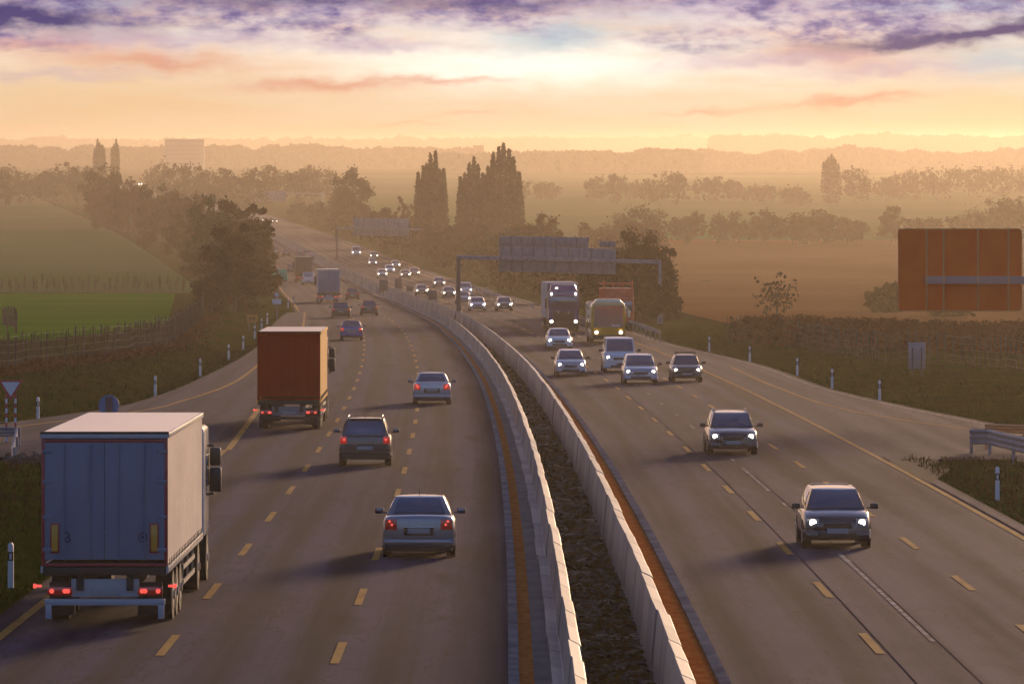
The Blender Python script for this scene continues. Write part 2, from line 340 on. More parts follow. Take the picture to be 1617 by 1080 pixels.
# ------------------------------------------------------------------ mesh building helper
class MB:
    def __init__(s): s.bm = bmesh.new(); s.mi = 0; s.smooth_from = None
    def quadv(s, vs):
        f = s.bm.faces.new([s.bm.verts.new(v) for v in vs]); f.material_index = s.mi; return f
    def _take(s, geom_verts, m=None, mtx=None):
        if mtx is not None: bmesh.ops.transform(s.bm, matrix=mtx, verts=geom_verts)
    def box(s, x, y, z, sx, sy, sz, bev=0., rz=0., rx=0., seg=2):
        """centre x,y,z and full sizes"""
        b = bmesh.new(); bmesh.ops.create_cube(b, size=1.0)
        bmesh.ops.scale(b, vec=(sx, sy, sz), verts=b.verts)
        if bev: bmesh.ops.bevel(b, geom=b.edges[:], offset=bev, segments=seg, profile=.6, affect='EDGES')
        mt = Matrix.Translation((x, y, z)) @ Matrix.Rotation(rz, 4, 'Z') @ Matrix.Rotation(rx, 4, 'X')
        bmesh.ops.transform(b, matrix=mt, verts=b.verts); s.merge(b); return s
    def hexa(s, p, bev=0.):
        """8 points: bottom 4 then top 4, same winding"""
        b = bmesh.new(); v = [b.verts.new(q) for q in p]
        for f in ((3, 2, 1, 0), (4, 5, 6, 7), (0, 1, 5, 4), (1, 2, 6, 5), (2, 3, 7, 6), (3, 0, 4, 7)): b.faces.new([v[i] for i in f])
        if bev: bmesh.ops.bevel(b, geom=b.edges[:], offset=bev, segments=2, profile=.6, affect='EDGES')
        bmesh.ops.recalc_face_normals(b, faces=b.faces); s.merge(b); return s
    def merge(s, b):
        m = {}
        for v in b.verts: m[v] = s.bm.verts.new(v.co)
        for f in b.faces:
            try:
                g = s.bm.faces.new([m[v] for v in f.verts]); g.material_index = s.mi
            except ValueError: pass
        b.free()
    def tube(s, p0, p1, r0, r1=None, n=10, caps=True):
        r1 = r0 if r1 is None else r1
        p0, p1 = Vector(p0), Vector(p1); d = (p1 - p0).normalized()
        a = d.orthogonal().normalized(); b = d.cross(a)
        A, B = [], []
        for i in range(n):
            t = 2 * math.pi * i / n; o = a * math.cos(t) + b * math.sin(t)
            A.append(s.bm.verts.new(p0 + o * r0)); B.append(s.bm.verts.new(p1 + o * r1))
        for i in range(n):
            f = s.bm.faces.new((A[i], A[(i+1) % n], B[(i+1) % n], B[i])); f.material_index = s.mi
        if caps:
            f = s.bm.faces.new(A[::-1]); f.material_index = s.mi
            f = s.bm.faces.new(B); f.material_index = s.mi
        return s
    def loft(s, rings, cap=True, closed=True):
        rs = [[s.bm.verts.new(p) for p in r] for r in rings]; n = len(rs[0])
        for a, b in zip(rs, rs[1:]):
            for i in range(n if closed else n - 1):
                f = s.bm.faces.new((a[i], a[(i+1) % n], b[(i+1) % n], b[i])); f.material_index = s.mi
        if cap and closed:
            for r in (rs[0][::-1], rs[-1]):
                f = s.bm.faces.new(r); f.material_index = s.mi
        return s
    def patch(s, p00, p10, p11, p01, bul=0., nu=6, nv=4, u0=0., u1=1., v0=0., v1=1., off=0.):
        """bilinear quad with a bulge along its normal; sub-range u0..u1, v0..v1"""
        p00, p10, p11, p01 = map(Vector, (p00, p10, p11, p01)); nrm = (p10 - p00).cross(p01 - p00).normalized()
        g = []
        for j in range(nv + 1):
            row = []
            for i in range(nu + 1):
                u = u0 + (u1 - u0) * i / nu; v = v0 + (v1 - v0) * j / nv
                p = p00 * (1-u) * (1-v) + p10 * u * (1-v) + p11 * u * v + p01 * (1-u) * v
                row.append(s.bm.verts.new(p + nrm * (bul * math.sin(math.pi * u) ** .7 * math.sin(math.pi * v) ** .7 + off)))
            g.append(row)
        for j in range(nv):
            for i in range(nu):
                f = s.bm.faces.new((g[j][i], g[j][i+1], g[j+1][i+1], g[j+1][i])); f.material_index = s.mi
        return s
    def build(s, name, mats, parent=None, smooth=35., weld=False, recalc=False):
        if weld: bmesh.ops.remove_doubles(s.bm, verts=s.bm.verts, dist=.002)
        if recalc: bmesh.ops.recalc_face_normals(s.bm, faces=s.bm.faces)
        if smooth:
            a = R(smooth); s.bm.normal_update()
            for f in s.bm.faces: f.smooth = True
            for e in s.bm.edges:
                if len(e.link_faces) != 2 or e.calc_face_angle(9) > a: e.smooth = False
        me = bpy.data.meshes.new(name); s.bm.to_mesh(me); s.bm.free()
        for m in (mats if isinstance(mats, (list, tuple)) else [mats]): me.materials.append(M[m] if isinstance(m, str) else m)
        o = bpy.data.objects.new(name, me); C.objects.link(o)
        if parent: o.parent = parent
        return o
def raw(name, verts, faces, m, parent=None, uvs=None, smooth=False):
    me = bpy.data.meshes.new(name); me.from_pydata([tuple(v) for v in verts], [], faces)
    if uvs is not None:
        l = me.uv_layers.new(name='uv'); li = np.zeros(len(me.loops), dtype=np.int32); me.loops.foreach_get('vertex_index', li)
        l.data.foreach_set('uv', np.array(uvs, dtype=np.float32)[li].ravel())
    me.materials.append(M[m] if isinstance(m, str) else m)
    if smooth: me.polygons.foreach_set('use_smooth', [True] * len(me.polygons))
    o = bpy.data.objects.new(name, me); C.objects.link(o)
    if parent: o.parent = parent
    return o
def quads_np(name, V_, m, parent=None):
    """V_ (n,4,3) loose quads, fast"""
    n = len(V_); me = bpy.data.meshes.new(name); me.vertices.add(n * 4); me.vertices.foreach_set('co', V_.astype(np.float32).ravel())
    me.loops.add(n * 4); me.loops.foreach_set('vertex_index', np.arange(n * 4, dtype=np.int32))
    me.polygons.add(n); me.polygons.foreach_set('loop_start', np.arange(0, n * 4, 4, dtype=np.int32)); me.polygons.foreach_set('loop_total', np.full(n, 4, dtype=np.int32))
    me.update(); me.materials.append(M[m]); o = bpy.data.objects.new(name, me); C.objects.link(o)
    if parent: o.parent = parent
    return o
def tag(o, label=None, cat=None, group=None, kind=None):
    if label: o['label'] = label
    if cat: o['category'] = cat
    if group: o['group'] = group
    if kind: o['kind'] = kind
    return o
def thing(name, label, cat, loc=(0, 0, 0), rz=0., rx=0., group=None):
    o = bpy.data.objects.new(name, None); C.objects.link(o); o.location = loc; o.rotation_euler = (rx, 0, rz); o.empty_display_size = .2
    return tag(o, label, cat, group)

# ------------------------------------------------------------------ ground sheet and fields
def axis(parts):
    out = []
    for a, b, st in parts:
        x = a
        while x < b - 1e-6: out.append(x); x += st
    out.append(parts[-1][1]); return out
xs = axis([(-9000, -2000, 1000), (-2000, -400, 100), (-400, -120, 14), (-120, -50, 4), (-50, 60, 1.0), (60, 160, 6), (160, 400, 20), (400, 2000, 100), (2000, 9000, 1000)])
ys = axis([(-60, 90, 15), (90, 300, 1.5), (300, 620, 3.0), (620, 1400, 12), (1400, 4000, 50), (4000, 16000, 500)])
verts = [(x, y, ground(x, y)) for y in ys for x in xs]
nx = len(xs); faces = [(j*nx+i, j*nx+i+1, (j+1)*nx+i+1, (j+1)*nx+i) for j in range(len(ys)-1) for i in range(nx-1)]
tag(raw('ground', verts, faces, 'grass', smooth=True), kind='structure', label='rough verge grass and open land')
def field(name, fx0, fx1, y0, y1, nyy, nxx, m, dz, lab):
    vs, fs = [], []
    for j in range(nyy + 1):
        y = y0 + (y1 - y0) * j / nyy
        for i in range(nxx + 1):
            a, b = fx0(y), fx1(y); x = a + (b - a) * i / nxx
            vs.append((x, y, ground(x, y) + dz))
    for j in range(nyy):
        for i in range(nxx):
            k = j * (nxx + 1) + i; fs.append((k, k+1, k+nxx+2, k+nxx+1))
    return tag(raw(name, vs, fs, m, smooth=True), kind='structure', label=lab)
field('green_field', lambda y: -180, lambda y: -508/9200*y - (2 if y > 500 else 2 + (500 - y) * .12), 430, 770 , 60, 60, 'green', .16, 'bright green sprouting field behind the fence')
field('misty_field', lambda y: -900, lambda y: K(y) - 22 - (y - 770) * .02, 770, 2900, 60, 40, 'olive', .22, 'pale misty field beyond the green one')
field('ploughed_field', lambda y: max(ER(y) + 9, 14) if y < 700 else ER(y) + 16, lambda y: 900, 418, 1420, 60, 60, 'brown', .20, 'brown ploughed field in haze')
field('far_meadow', lambda y: ER(y) + 40, lambda y: 1400, 1420, 4200, 40, 30, 'olive', .22, 'hazy meadow beyond the ploughed field')

# ------------------------------------------------------------------ carriageways (ribbons follow the kerb curve)
def ysteps(y0, y1):
    out, y = [], y0
    while y < y1: out.append(y); y += max(1.5, y * .008)
    out.append(y1); return out
def ribbon(name, fa, fb, y0, y1, m, dz, across=1, skirt=0.):
    vs, fs, uv = [], [], []; Y = ysteps(y0, y1)
    for y in Y:
        a, b = fa(y), fb(y); k = K(y)
        for i in range(across + 1):
            x = a + (b - a) * i / across
            vs.append((x, y, prof(y) + dz)); uv.append((x - k, y))
    n = across + 1
    for j in range(len(Y) - 1):
        for i in range(across):
            q = j * n + i; fs.append((q, q+1, q+n+1, q+n))
    if skirt:
        for side in (0, across):
            base = len(vs)
            for j, y in enumerate(Y):
                v = vs[j * n + side]; vs.append((v[0], v[1], v[2] - skirt)); uv.append(uv[j * n + side])
            for j in range(len(Y) - 1):
                fs.append((j*n+side, (j+1)*n+side, base+j+1, base+j) if side else (base+j, base+j+1, (j+1)*n+side, j*n+side))
    return raw(name, vs, fs, m, uvs=uv)
def KO(o): return lambda y: K(y) + o
tag(ribbon('road_left', EL, KO(0), 60, 3400, 'asphalt', 0, 6, .2), kind='structure', label='three lane carriageway heading away')
tag(ribbon('road_right', KO(3.84), ER, 60, 3400, 'asphalt', 0, 6, .2), kind='structure', label='three lane carriageway of oncoming traffic')
tag(ribbon('entry_ramp', lambda y: EL(y) - .0, lambda y: max(K(y) - 10.7, EL(y) + .1), 206, 592, 'ramp', .004, 3), kind='structure', label='paler asphalt of the joining lane')
tag(ribbon('entry_ramp_end', lambda y: -21.4 - (241 - y) * .30, lambda y: -19.2 - (219 - y) * .38 + 0, 165, 232, 'ramp', .010, 3, .2), kind='structure', label='slip road bending off to the side')
tag(ribbon('exit_ramp', lambda y: K(y) + 13.6 + (1.8 if y > 420 else 0), lambda y: ER(y) - .02, 204, 700, 'ramp', .004, 3), kind='structure', label='paler asphalt of the exit lane')
tag(ribbon('exit_ramp_end', rampR_in, rampR_out, 141, 204, 'ramp', .004, 3, .2), kind='structure', label='exit ramp turning away past the guard rail')
# kerbs, orange silt strips, gutter, soil between the barriers
def solid_ribbon(name, oa, ob, y0, y1, m, h):
    vs, fs = [], []; Y = ysteps(y0, y1)
    for y in Y:
        k = K(y); z = prof(y); jit = .012 * nz(y, 0, .35)
        vs += [(k+oa+jit, y, z-.1), (k+oa+jit, y, z+h), (k+ob+jit, y, z+h), (k+ob+jit, y, z-.1)]
    for j in range(len(Y) - 1):
        for i in range(3): q = j*4+i; fs.append((q, q+1, q+5, q+4))
    return tag(raw(name, vs, fs, m), kind='structure')
solid_ribbon('kerb_left', 0, .19, 60, 3300, 'kerb', .09)
solid_ribbon('kerb_right', 3.64, 3.85, 60, 3300, 'kerb', .09)
tag(ribbon('silt_strip_left', KO(.19), KO(.45), 60, 1500, 'rust', .03), kind='structure')
tag(ribbon('gutter_left', KO(.45), KO(1.30), 60, 3300, 'gutter', .02), kind='structure')
tag(ribbon('silt_strip_right', KO(2.95), KO(3.64), 60, 1500, 'rust', .04), kind='structure')
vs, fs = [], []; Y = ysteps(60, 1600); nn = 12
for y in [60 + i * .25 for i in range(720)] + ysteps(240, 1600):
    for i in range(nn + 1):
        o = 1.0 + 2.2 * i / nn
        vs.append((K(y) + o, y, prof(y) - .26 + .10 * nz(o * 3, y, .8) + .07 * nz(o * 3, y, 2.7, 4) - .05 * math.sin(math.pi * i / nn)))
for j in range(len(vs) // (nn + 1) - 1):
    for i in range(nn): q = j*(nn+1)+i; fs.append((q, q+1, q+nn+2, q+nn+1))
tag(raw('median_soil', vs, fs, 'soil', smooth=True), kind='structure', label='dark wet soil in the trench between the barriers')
q = []
for i in range(5200):
    y = 95 + 330 * random.random() ** 1.7; o = random.uniform(1.35, 2.6); p = np.array([K(y) + o, y, prof(y) - .24]); s_ = random.uniform(.03, .10)
    a = random.uniform(0, 6.28); d = np.array([math.cos(a), math.sin(a), random.uniform(0, .5)]) * s_; e = np.array([-math.sin(a), math.cos(a), random.uniform(-.3, .8)]) * s_ * .5
    q.append([p - d - e, p + d - e, p + d + e, p - d + e])
tag(quads_np('soil_clods', np.array(q), 'drygrass'), kind='stuff', label='clods and dead weed lying in the trench', cat='debris')

# painted lines
def line(oa, ob, y0, y1, dz=.012):
    return ('l', oa, ob, y0, y1, dz)
def strips(name, m, items, lab):
    vs, fs = [], []
    for fa, fb, y0, y1, dz in items:
        Y = ysteps(y0, y1) if y1 - y0 > 8 else [y0, (y0+y1)/2, y1]; b = len(vs)
        for y in Y: vs += [(fa(y), y, prof(y) + dz), (fb(y), y, prof(y) + dz)]
        for j in range(len(Y) - 1): q = b + 2*j; fs.append((q, q+1, q+3, q+2))
    return tag(raw(name, vs, fs, m), kind='structure', label=lab)
def dash(o, w, start, y1, ln=5.6, per=16.9, wob=0.):
    out, y = [], start
    while y < y1: out.append((KO(o - w/2), KO(o + w/2), y - ln/2, y + ln/2, .012)); y += per
    return out
Yl = dash(-6.48, .17, 111, 900) + dash(-3.17, .17, 109, 900) + dash(6.95, .17, 111.5, 900) + dash(10.24, .17, 114, 900)
Yl += [(KO(-9.98), KO(-9.78), 70, 212, .012), (KO(-11.35), KO(-11.15), 600, 1300, .012), (KO(13.26), KO(13.44), 70, 430, .012), (KO(14.9), KO(15.08), 470, 1400, .012)]
g1 = table([(206, -10.2), (232, -10.75), (253, -11.2), (300, -12.2)]); Yl.append((lambda y: g1(y) - .12, lambda y: g1(y) + .12, 212, 262, .013))
g2 = table([(232, -21.3), (262, -16.2), (274, -15.6), (302, -14.8), (352, -15.3), (450, -16.4), (520, -18.6), (590, -21.0)]); Yl.append((lambda y: g2(y) - .1, lambda y: g2(y) + .1, 236, 590, .013))
g3 = table([(215, 22.5), (236, 18.2), (258, 15.2), (300, 13.6), (345, 13.0)]); Yl.append((lambda y: g3(y) - .08, lambda y: g3(y) + .08, 225, 345, .013))
g4 = table([(200, 24.6), (236, 20.1), (260, 18.0), (295, 15.9), (348, 14.75), (422, 11.0), (470, 9.5)]); 
strips('yellow_lane_marking', 'yline', Yl, 'yellow lane lines and dashes')
Wl = [(KO(8.12), KO(8.22), 112, 139, .010), (KO(8.10), KO(8.24), 139, 143, .012), (KO(8.1), KO(8.2), 178, 196, .010), (KO(8.1), KO(8.22), 236, 240, .010)]
Wl += [(lambda y: g4(y) - .06, lambda y: g4(y) + .06, 206, 465, .012), (lambda y: -18.9 - (262 - y) * .14, lambda y: -18.7 - (262 - y) * .14, 214, 244, .014)]
Wl += dash(8.15, .10, 152, 420, 2.2, 16.9)
strips('white_lane_marking', 'wline', Wl, 'worn white traces of the older lane lines')
Sm = [(KO(7.10), KO(7.125), 60, 300, .009), (KO(13.5), KO(13.58), 60, 205, .009), (KO(8.25), KO(8.27), 60, 190, .008)]
strips('road_seam', 'seam', Sm, 'dark tarred seams between the lanes')

# ------------------------------------------------------------------ concrete barriers
def barrier(label, o0, ledge_left):
    t = thing('concrete_barrier', label, 'crash barrier', (0, 0, 0), group='concrete barriers along the median')
    y, i, rest = 84.0, 0, MB()
    while y < 1650:
        L_ = 4.0; far = i >= 100
        if not (738 < y < 775 and ledge_left):
            j = random.uniform(-.012, .012) + .03 * nz(y, o0, .11); tw = random.uniform(-.007, .007); dz = random.uniform(-.008, .008)
            ring = lambda yy, s_: [(K(yy) + o0 + j + s_ * tw + a, yy, prof(yy) + b_ + dz) for a, b_ in
                                   (((-.31, -.3), (-.31, .13), (-.12, .10), (-.10, .11), (-.03, .87), (-.02, .88), (.15, .79), (.17, .76), (.22, .2), (.26, -.3)) if ledge_left else
                                    ((-.22, -.4), (-.18, .15), (-.11, .87), (-.10, .88), (.10, .79), (.12, .76), (.17, .22), (.30, .16), (.32, -.1), (.32, -.2)))]
            m_ = rest if far else MB()
            m_.mi = random.choice((0, 0, 1)) if far else 0
            m_.loft([ring(y + .02, -1), ring(y + L_ - .02, 1)])
            if not far:
                o = m_.build('barrier_segment', random.choice(('concrete', 'concrete', 'concrete2')), t, smooth=0)
        y += L_; i += 1
    o = rest.build('barrier_segment', ['concrete', 'concrete2'], t, smooth=0); o['kind'] = 'stuff'
    return t
barrier('low grey concrete barrier with a flat ledge beside the carriageway heading away', 1.06, True)
barrier('grey concrete barrier on the far side of the trench beside the oncoming lanes', 2.85, False)
# dark end boards in the gap
def board(px, py, w, h, lab):
    p = at(px, py); t = thing('barrier_end_board', lab, 'barrier board', p, group='dark boards at the gap in the median barrier')
    m_ = MB(); m_.box(0, 0, h/2 + .15, w, .25, h - .15, .03); m_.build('panel', 'column', t)
    m_ = MB(); m_.box(0, .0, .10, w * 1.25, .9, .2, .03); m_.build('base', 'concrete', t)
board(606, 465, 1.15, 1.9, 'dark upright board standing where the bright barrier breaks off')
board(629, 458, 1.0, 1.5, 'small dark board on the median beside the nearer lane of oncoming cars')
board(647, 462, .9, .9, 'lowest dark board on the median, just left of a car with lit headlights')
board(683, 477, 1.1, 1.3, 'dark board on the median below the car beside the gantry column')

# ------------------------------------------------------------------ cars
def lamp(name, mt, xi, xo, z1, z2, yi, yo, depth, parent, sgn, bev=.015):
    """lens hugging a body corner; sgn -1 = faces backwards"""
    m_ = MB(); s1 = sgn
    p = [(xi, yi, z1), (xo, yo, z1), (xo, yo - s1*depth, z1), (xi, yi - s1*depth, z1), (xi, yi, z2), (xo, yo, z2), (xo, yo - s1*depth, z2), (xi, yi - s1*depth, z2)]
    m_.hexa(p, bev); return m_.build(name, mt, parent)
CAR = {  # L, W, H, wheelbase, deck(rear) z, hood z, belt z, greenhouse y: rear base, rear top, front top, windscreen base (fractions of L from the rear)
 'sedan': dict(L=4.6, W=1.76, H=1.46, wb=2.70, deck=1.02, hood=.92, belt=.93, g=(.155, .285, .60, .745), ov=.95),
 'hatch': dict(L=4.0, W=1.70, H=1.47, wb=2.52, deck=.97, hood=.93, belt=.94, g=(.02, .10, .62, .79), ov=.72),
 'wagon': dict(L=4.6, W=1.78, H=1.50, wb=2.70, deck=.95, hood=.94, belt=.95, g=(.02, .09, .60, .76), ov=.95),
 'suv': dict(L=4.1, W=1.76, H=1.62, wb=2.50, deck=1.04, hood=1.02, belt=1.04, g=(.02, .085, .62, .77), ov=.75),
 'box': dict(L=3.9, W=1.66, H=1.45, wb=2.45, deck=.92, hood=.92, belt=.93, g=(.03, .12, .60, .72), ov=.72),
 'van': dict(L=4.9, W=1.95, H=1.95, wb=3.1, deck=1.15, hood=1.12, belt=1.15, g=(.01, .03, .66, .84), ov=.85),
}
def car(kind, pcol, label, px, py, away=True, head=True, tail='tail_on', sc_=1., rails=False, rack=False, cat='car', name=None, beacon=False, lo=False, group=None, glassm='glass', grille_chrome=False, brake=False):
    d = CAR[kind]; L_, W, H, wb = d['L'], d['W'] * sc_, d['H'] * sc_, d['wb']
    P = at(px, py); k = K; slope = (k(P.y + 3) - k(P.y - 3)) / 6; hd = -math.atan(slope)
    dirv = Vector((slope, 1, 0)).normalized(); P = P + dirv * (wb / 2)
    P.z = prof(P.y) + .006
    pit = math.atan((prof(P.y + 1.5) - prof(P.y - 1.5)) / 3)
    t = thing(name or {'suv': 'parked_car', 'van': 'minivan'}.get(kind, 'car').replace('parked_car', 'car'), label, cat, P, hd if away else hd + math.pi, pit if away else -pit, group)
    hw = W / 2; rear = -(wb / 2 + (L_ - wb) * (.52)); fy = lambda f: rear + f * L_; wr = .315 if kind in ('suv', 'van') else .30
    # lower body
    def sect(y, w, zt, zb, rnd=1.):
        sd_ = [(0, zb), (.78*w, zb), (.93*w, zb+.05), (.985*w, zb+.20), (w, .55*zt + .06), (.985*w, zt-.13), (.93*w, zt-.04), (.80*w, zt), (.45*w, zt+.018*rnd), (0, zt+.026*rnd)]
        return [(x, y, z) for x, z in sd_] + [(-x, y, z) for x, z in sd_[-2:0:-1]]
    dk, hdz, bl = d['deck'], d['hood'], d['belt']; zb = .20 if kind != 'suv' else .27
    g = d['g']
    st = [(0, .80, dk-.16, zb+.16), (.004, .90, dk-.07, zb+.08), (.022, .965, dk-.02, zb+.03), (.07, .99, dk, zb)]
    if kind == 'sedan': st += [(.15, 1, dk+.01, zb)]
    st += [(.28, 1, bl, zb), (.5, 1, bl, zb), (.68, 1, bl-.005, zb), (g[3]+.03, .995, max(hdz, bl-.04), zb), (.88, .985, hdz-.05, zb), (.95, .96, hdz-.13, zb+.01), (.982, .92, hdz-.20, zb+.04), (.996, .84, hdz-.27, zb+.09), (1.0, .74, hdz-.32, zb+.15)]
    m_ = MB(); m_.loft([sect(fy(f), hw*w, z, b_) for f, w, z, b_ in st])
    # greenhouse shell
    xb, xt = hw * .90, hw * (.66 if kind != 'van' else .80); zr = H - .03
    if kind in ('suv', 'wagon'): xt = hw * .70
    yb0, yt0, yt1, yb1 = fy(g[0]) + .02, fy(g[1]), fy(g[2]), fy(g[3]); zb0, zb1 = dk - .03, hdz - .01
    q = lambda s_: ((s_*xb, yb0, zb0), (s_*xb*.97, yb1, zb1), (s_*xt, yt1, zr - .02), (s_*xt, yt0, zr))
    Rt, Lf = q(1), q(-1)
    faces_ = {'side_r': (Rt[0], Rt[1], Rt[2], Rt[3], .05), 'side_l': (Lf[1], Lf[0], Lf[3], Lf[2], .05), 'front': (Rt[1], Lf[1], Lf[2], Rt[2], .05), 'rear': (Lf[0], Rt[0], Rt[3], Lf[3], .05), 'roof': (Lf[3], Rt[3], Rt[2], Lf[2], .035)}
    for kk, (a, b_, c_, e_, bu) in faces_.items(): m_.patch(a, b_, c_, e_, bu, 8, 6)
    body = m_.build('body', [pcol], t, smooth=50, weld=True)
    bv = body.modifiers.new('bevel', 'BEVEL'); bv.width = .035; bv.segments = 2; bv.limit_method = 'ANGLE'; bv.angle_limit = R(38); bv.harden_normals = False
    o_ = .012
    def win(name_, key, u0, u1, v0, v1):
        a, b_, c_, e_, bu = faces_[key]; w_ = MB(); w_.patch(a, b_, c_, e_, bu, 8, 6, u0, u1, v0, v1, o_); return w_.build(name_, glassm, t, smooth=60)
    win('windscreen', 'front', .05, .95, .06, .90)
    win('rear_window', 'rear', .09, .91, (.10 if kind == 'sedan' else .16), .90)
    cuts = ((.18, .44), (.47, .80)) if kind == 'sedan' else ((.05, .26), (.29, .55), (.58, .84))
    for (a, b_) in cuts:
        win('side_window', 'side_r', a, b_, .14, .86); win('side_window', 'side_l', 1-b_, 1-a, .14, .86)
    # bumpers / lower valance
    m_ = MB(); ry = fy(0); m_.loft([[(x, y, z) for x, z in ((-w*hw, z0), (w*hw, z0), (w*hw, z1), (-w*hw, z1))] for y, w, z0, z1 in ((ry-.035, .80, zb+.13, .44), (ry-.01, .95, zb+.11, .47), (ry+.16, 1.008, zb+.10, .47), (ry+.45, 1.0, zb, .40))])
    m_.build('rear_bumper', pcol if kind in ('sedan', 'hatch') else 'black', t, smooth=60)
    m_ = MB(); m_.box(0, ry + .02, zb + .05, W * .93, .14, .17, .03); m_.build('rear_valance', 'black', t)
    fy1 = fy(1); m_ = MB(); m_.loft([[(x, y, z) for x, z in ((-w*hw, z0), (w*hw, z0), (w*hw, z1), (-w*hw, z1))] for y, w, z0, z1 in ((fy1+.03, .74, zb+.06, .42), (fy1, .90, zb+.02, .45), (fy1-.18, 1.005, zb, .47), (fy1-.4, 1.0, zb, .42))])
    m_.build('front_bumper', pcol, t, smooth=60)
    m_ = MB(); m_.box(0, fy1 + .035, zb + .13, W * .58, .05, .13, .02); m_.build('lower_grille', 'black', t)
    m_ = MB(); m_.box(0, fy1 + .005, hdz - .36, W * (.42 if not grille_chrome else .50), .07, .12, .02); m_.build('grille', 'black', t)
    if grille_chrome:
        m_ = MB()
        for s_ in (-1, 1): m_.hexa([(s_*.27, fy1+.05, .42), (s_*.31, fy1+.05, .42), (s_*.31, fy1+.03, .42), (s_*.27, fy1+.03, .42), (s_*.42, fy1+.05, .64), (s_*.46, fy1+.05, .64), (s_*.46, fy1+.03, .64), (s_*.42, fy1+.03, .64)])
        m_.build('grille_trim', 'chrome', t)
    for y, zz, sg in ((ry - .03, dk - .36 if kind in ('sedan',) else .62, -1), (fy1 + .045, .44, 1)):
        m_ = MB(); m_.box(0, y, zz, .54, .03, .13, .008); m_.build('number_plate', 'plate', t)
    if kind == 'sedan':
        m_ = MB(); m_.box(0, ry - .012, dk - .27, .78, .03, .035, .01); m_.build('boot_trim', 'chrome', t)
        m_ = MB(); m_.box(0, ry + .0, dk - .37, .72, .03, .20, .02); m_.build('plate_recess', 'black', t)
        m_ = MB(); m_.box(0, ry - .0, .475, W * .74, .02, .015); m_.build('boot_seam', 'black', t)
    else:
        m_ = MB(); m_.box(0, ry - .012, .72, .62, .03, .05, .01); m_.build('tailgate_handle', 'black', t)
        m_ = MB(); m_.box(0, yt0 - .03, zr + .012, xt * 1.7, .16, .03, .012); m_.build('roof_spoiler', pcol, t)
    # lamps
    for s_ in (-1, 1):
        if kind == 'sedan': l1 = lamp('tail_light', tail, s_*hw*.60, s_*hw*.93, dk-.34, dk-.08, ry-.024, ry+.015, .10, t, -1)
        elif kind in ('hatch', 'box'): l1 = lamp('tail_light', tail, s_*hw*.66, s_*hw*.95, dk-.30, dk-.04, ry-.020, ry+.02, .10, t, -1)
        else: l1 = lamp('tail_light', tail, s_*hw*.70, s_*hw*.965, dk-.28, dk-.03, ry-.020, ry+.02, .12, t, -1)
        if away:
            for dz_ in ((.20, .12) if kind == 'sedan' else (.13,)):
                m_ = MB(); xl = s_*hw*(.80 if kind != 'sedan' else (.74 if dz_ > .15 else .80)); m_.tube((xl, ry+.012, dk-dz_-.01), (xl, ry-.026, dk-dz_-.01), (.05 if brake else .042) if (brake or kind != 'sedan') else .030, n=12)
                m_.build('bulb', 'tail_hot', l1)
        lm = lamp('headlight', 'head_off', s_*hw*.54, s_*hw*.90, hdz-.38, hdz-.19, fy1+.01, fy1-.09, .14, t, 1)
        if head and not away:
            m_ = MB(); yl = fy1 - .03; m_.tube((s_*hw*.72, yl-.08, hdz-.28), (s_*hw*.72, yl+.022, hdz-.285), .085 if P.y < 350 else .11, n=16); m_.build('lamp_glow', 'head', lm)
        # mirrors
        ym = fy(g[3]) - .30; m_ = MB(); m_.box(s_*(hw+.13), ym, bl+.075, .22, .11, .15, .04); m_.box(s_*(hw+.0), ym, bl+.03, .12, .05, .04, .01); mr = m_.build('wing_mirror', 'p_mirror', t)
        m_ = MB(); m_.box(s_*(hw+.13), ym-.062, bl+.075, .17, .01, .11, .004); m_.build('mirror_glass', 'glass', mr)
        # wheels with dark arches
        for yw in (-wb/2, wb/2):
            m_ = MB(); m_.tube((s_*(hw-.215), yw, wr), (s_*(hw-.005), yw, wr), wr, n=24); w_ = m_.build('wheel', 'tyre', t, smooth=40)
            m_ = MB(); m_.tube((s_*(hw-.02), yw, wr), (s_*(hw+.004), yw, wr), wr*.64, wr*.60, n=16); m_.build('rim', 'rim', w_, smooth=40)
            m_ = MB(); m_.tube((s_*(hw-.1), yw, wr+.03), (s_*(hw+.001), yw, wr+.03), wr+.06, n=24); m_.build('wheel_arch', 'under', t, smooth=40)
    m_ = MB(); m_.box(0, 0, zb + .06, W * .82, L_ * .86, .12, .02)
    if away: m_.tube((hw*.45, ry-.03, zb+.03), (hw*.45, ry+.2, zb+.03), .03)
    m_.build('underbody', 'under', t)
    if rails:
        m_ = MB()
        for s_ in (-1, 1):
            m_.tube((s_*(xt*.93), yt0+.15, zr+.075), (s_*(xt*.93), yt1-.1, zr+.07), .018, n=8)
            for yy_ in (yt0+.15, (yt0+yt1)/2, yt1-.1): m_.tube((s_*(xt*.93), yy_, zr-.02), (s_*(xt*.93), yy_, zr+.075), .018, n=8)
        m_.build('roof_rail', 'rim', t)
    if rack:
        m_ = MB()
        for yy_ in (yt0+.3, yt1-.25): m_.tube((-xt*1.0, yy_, zr+.11), (xt*1.0, yy_, zr+.11), .022, n=8); [m_.tube((s_*xt*.92, yy_, zr-.03), (s_*xt*.92, yy_, zr+.11), .02, n=6) for s_ in (-1, 1)]
        m_.build('roof_rack', 'black', t)
    if kind in ('sedan', 'wagon', 'suv'):
        m_ = MB(); m_.tube((0, yt0+.25, zr+.02), (0, yt0+.05, zr+.20), .008, .004, n=6); m_.build('aerial', 'black', t)
    return t

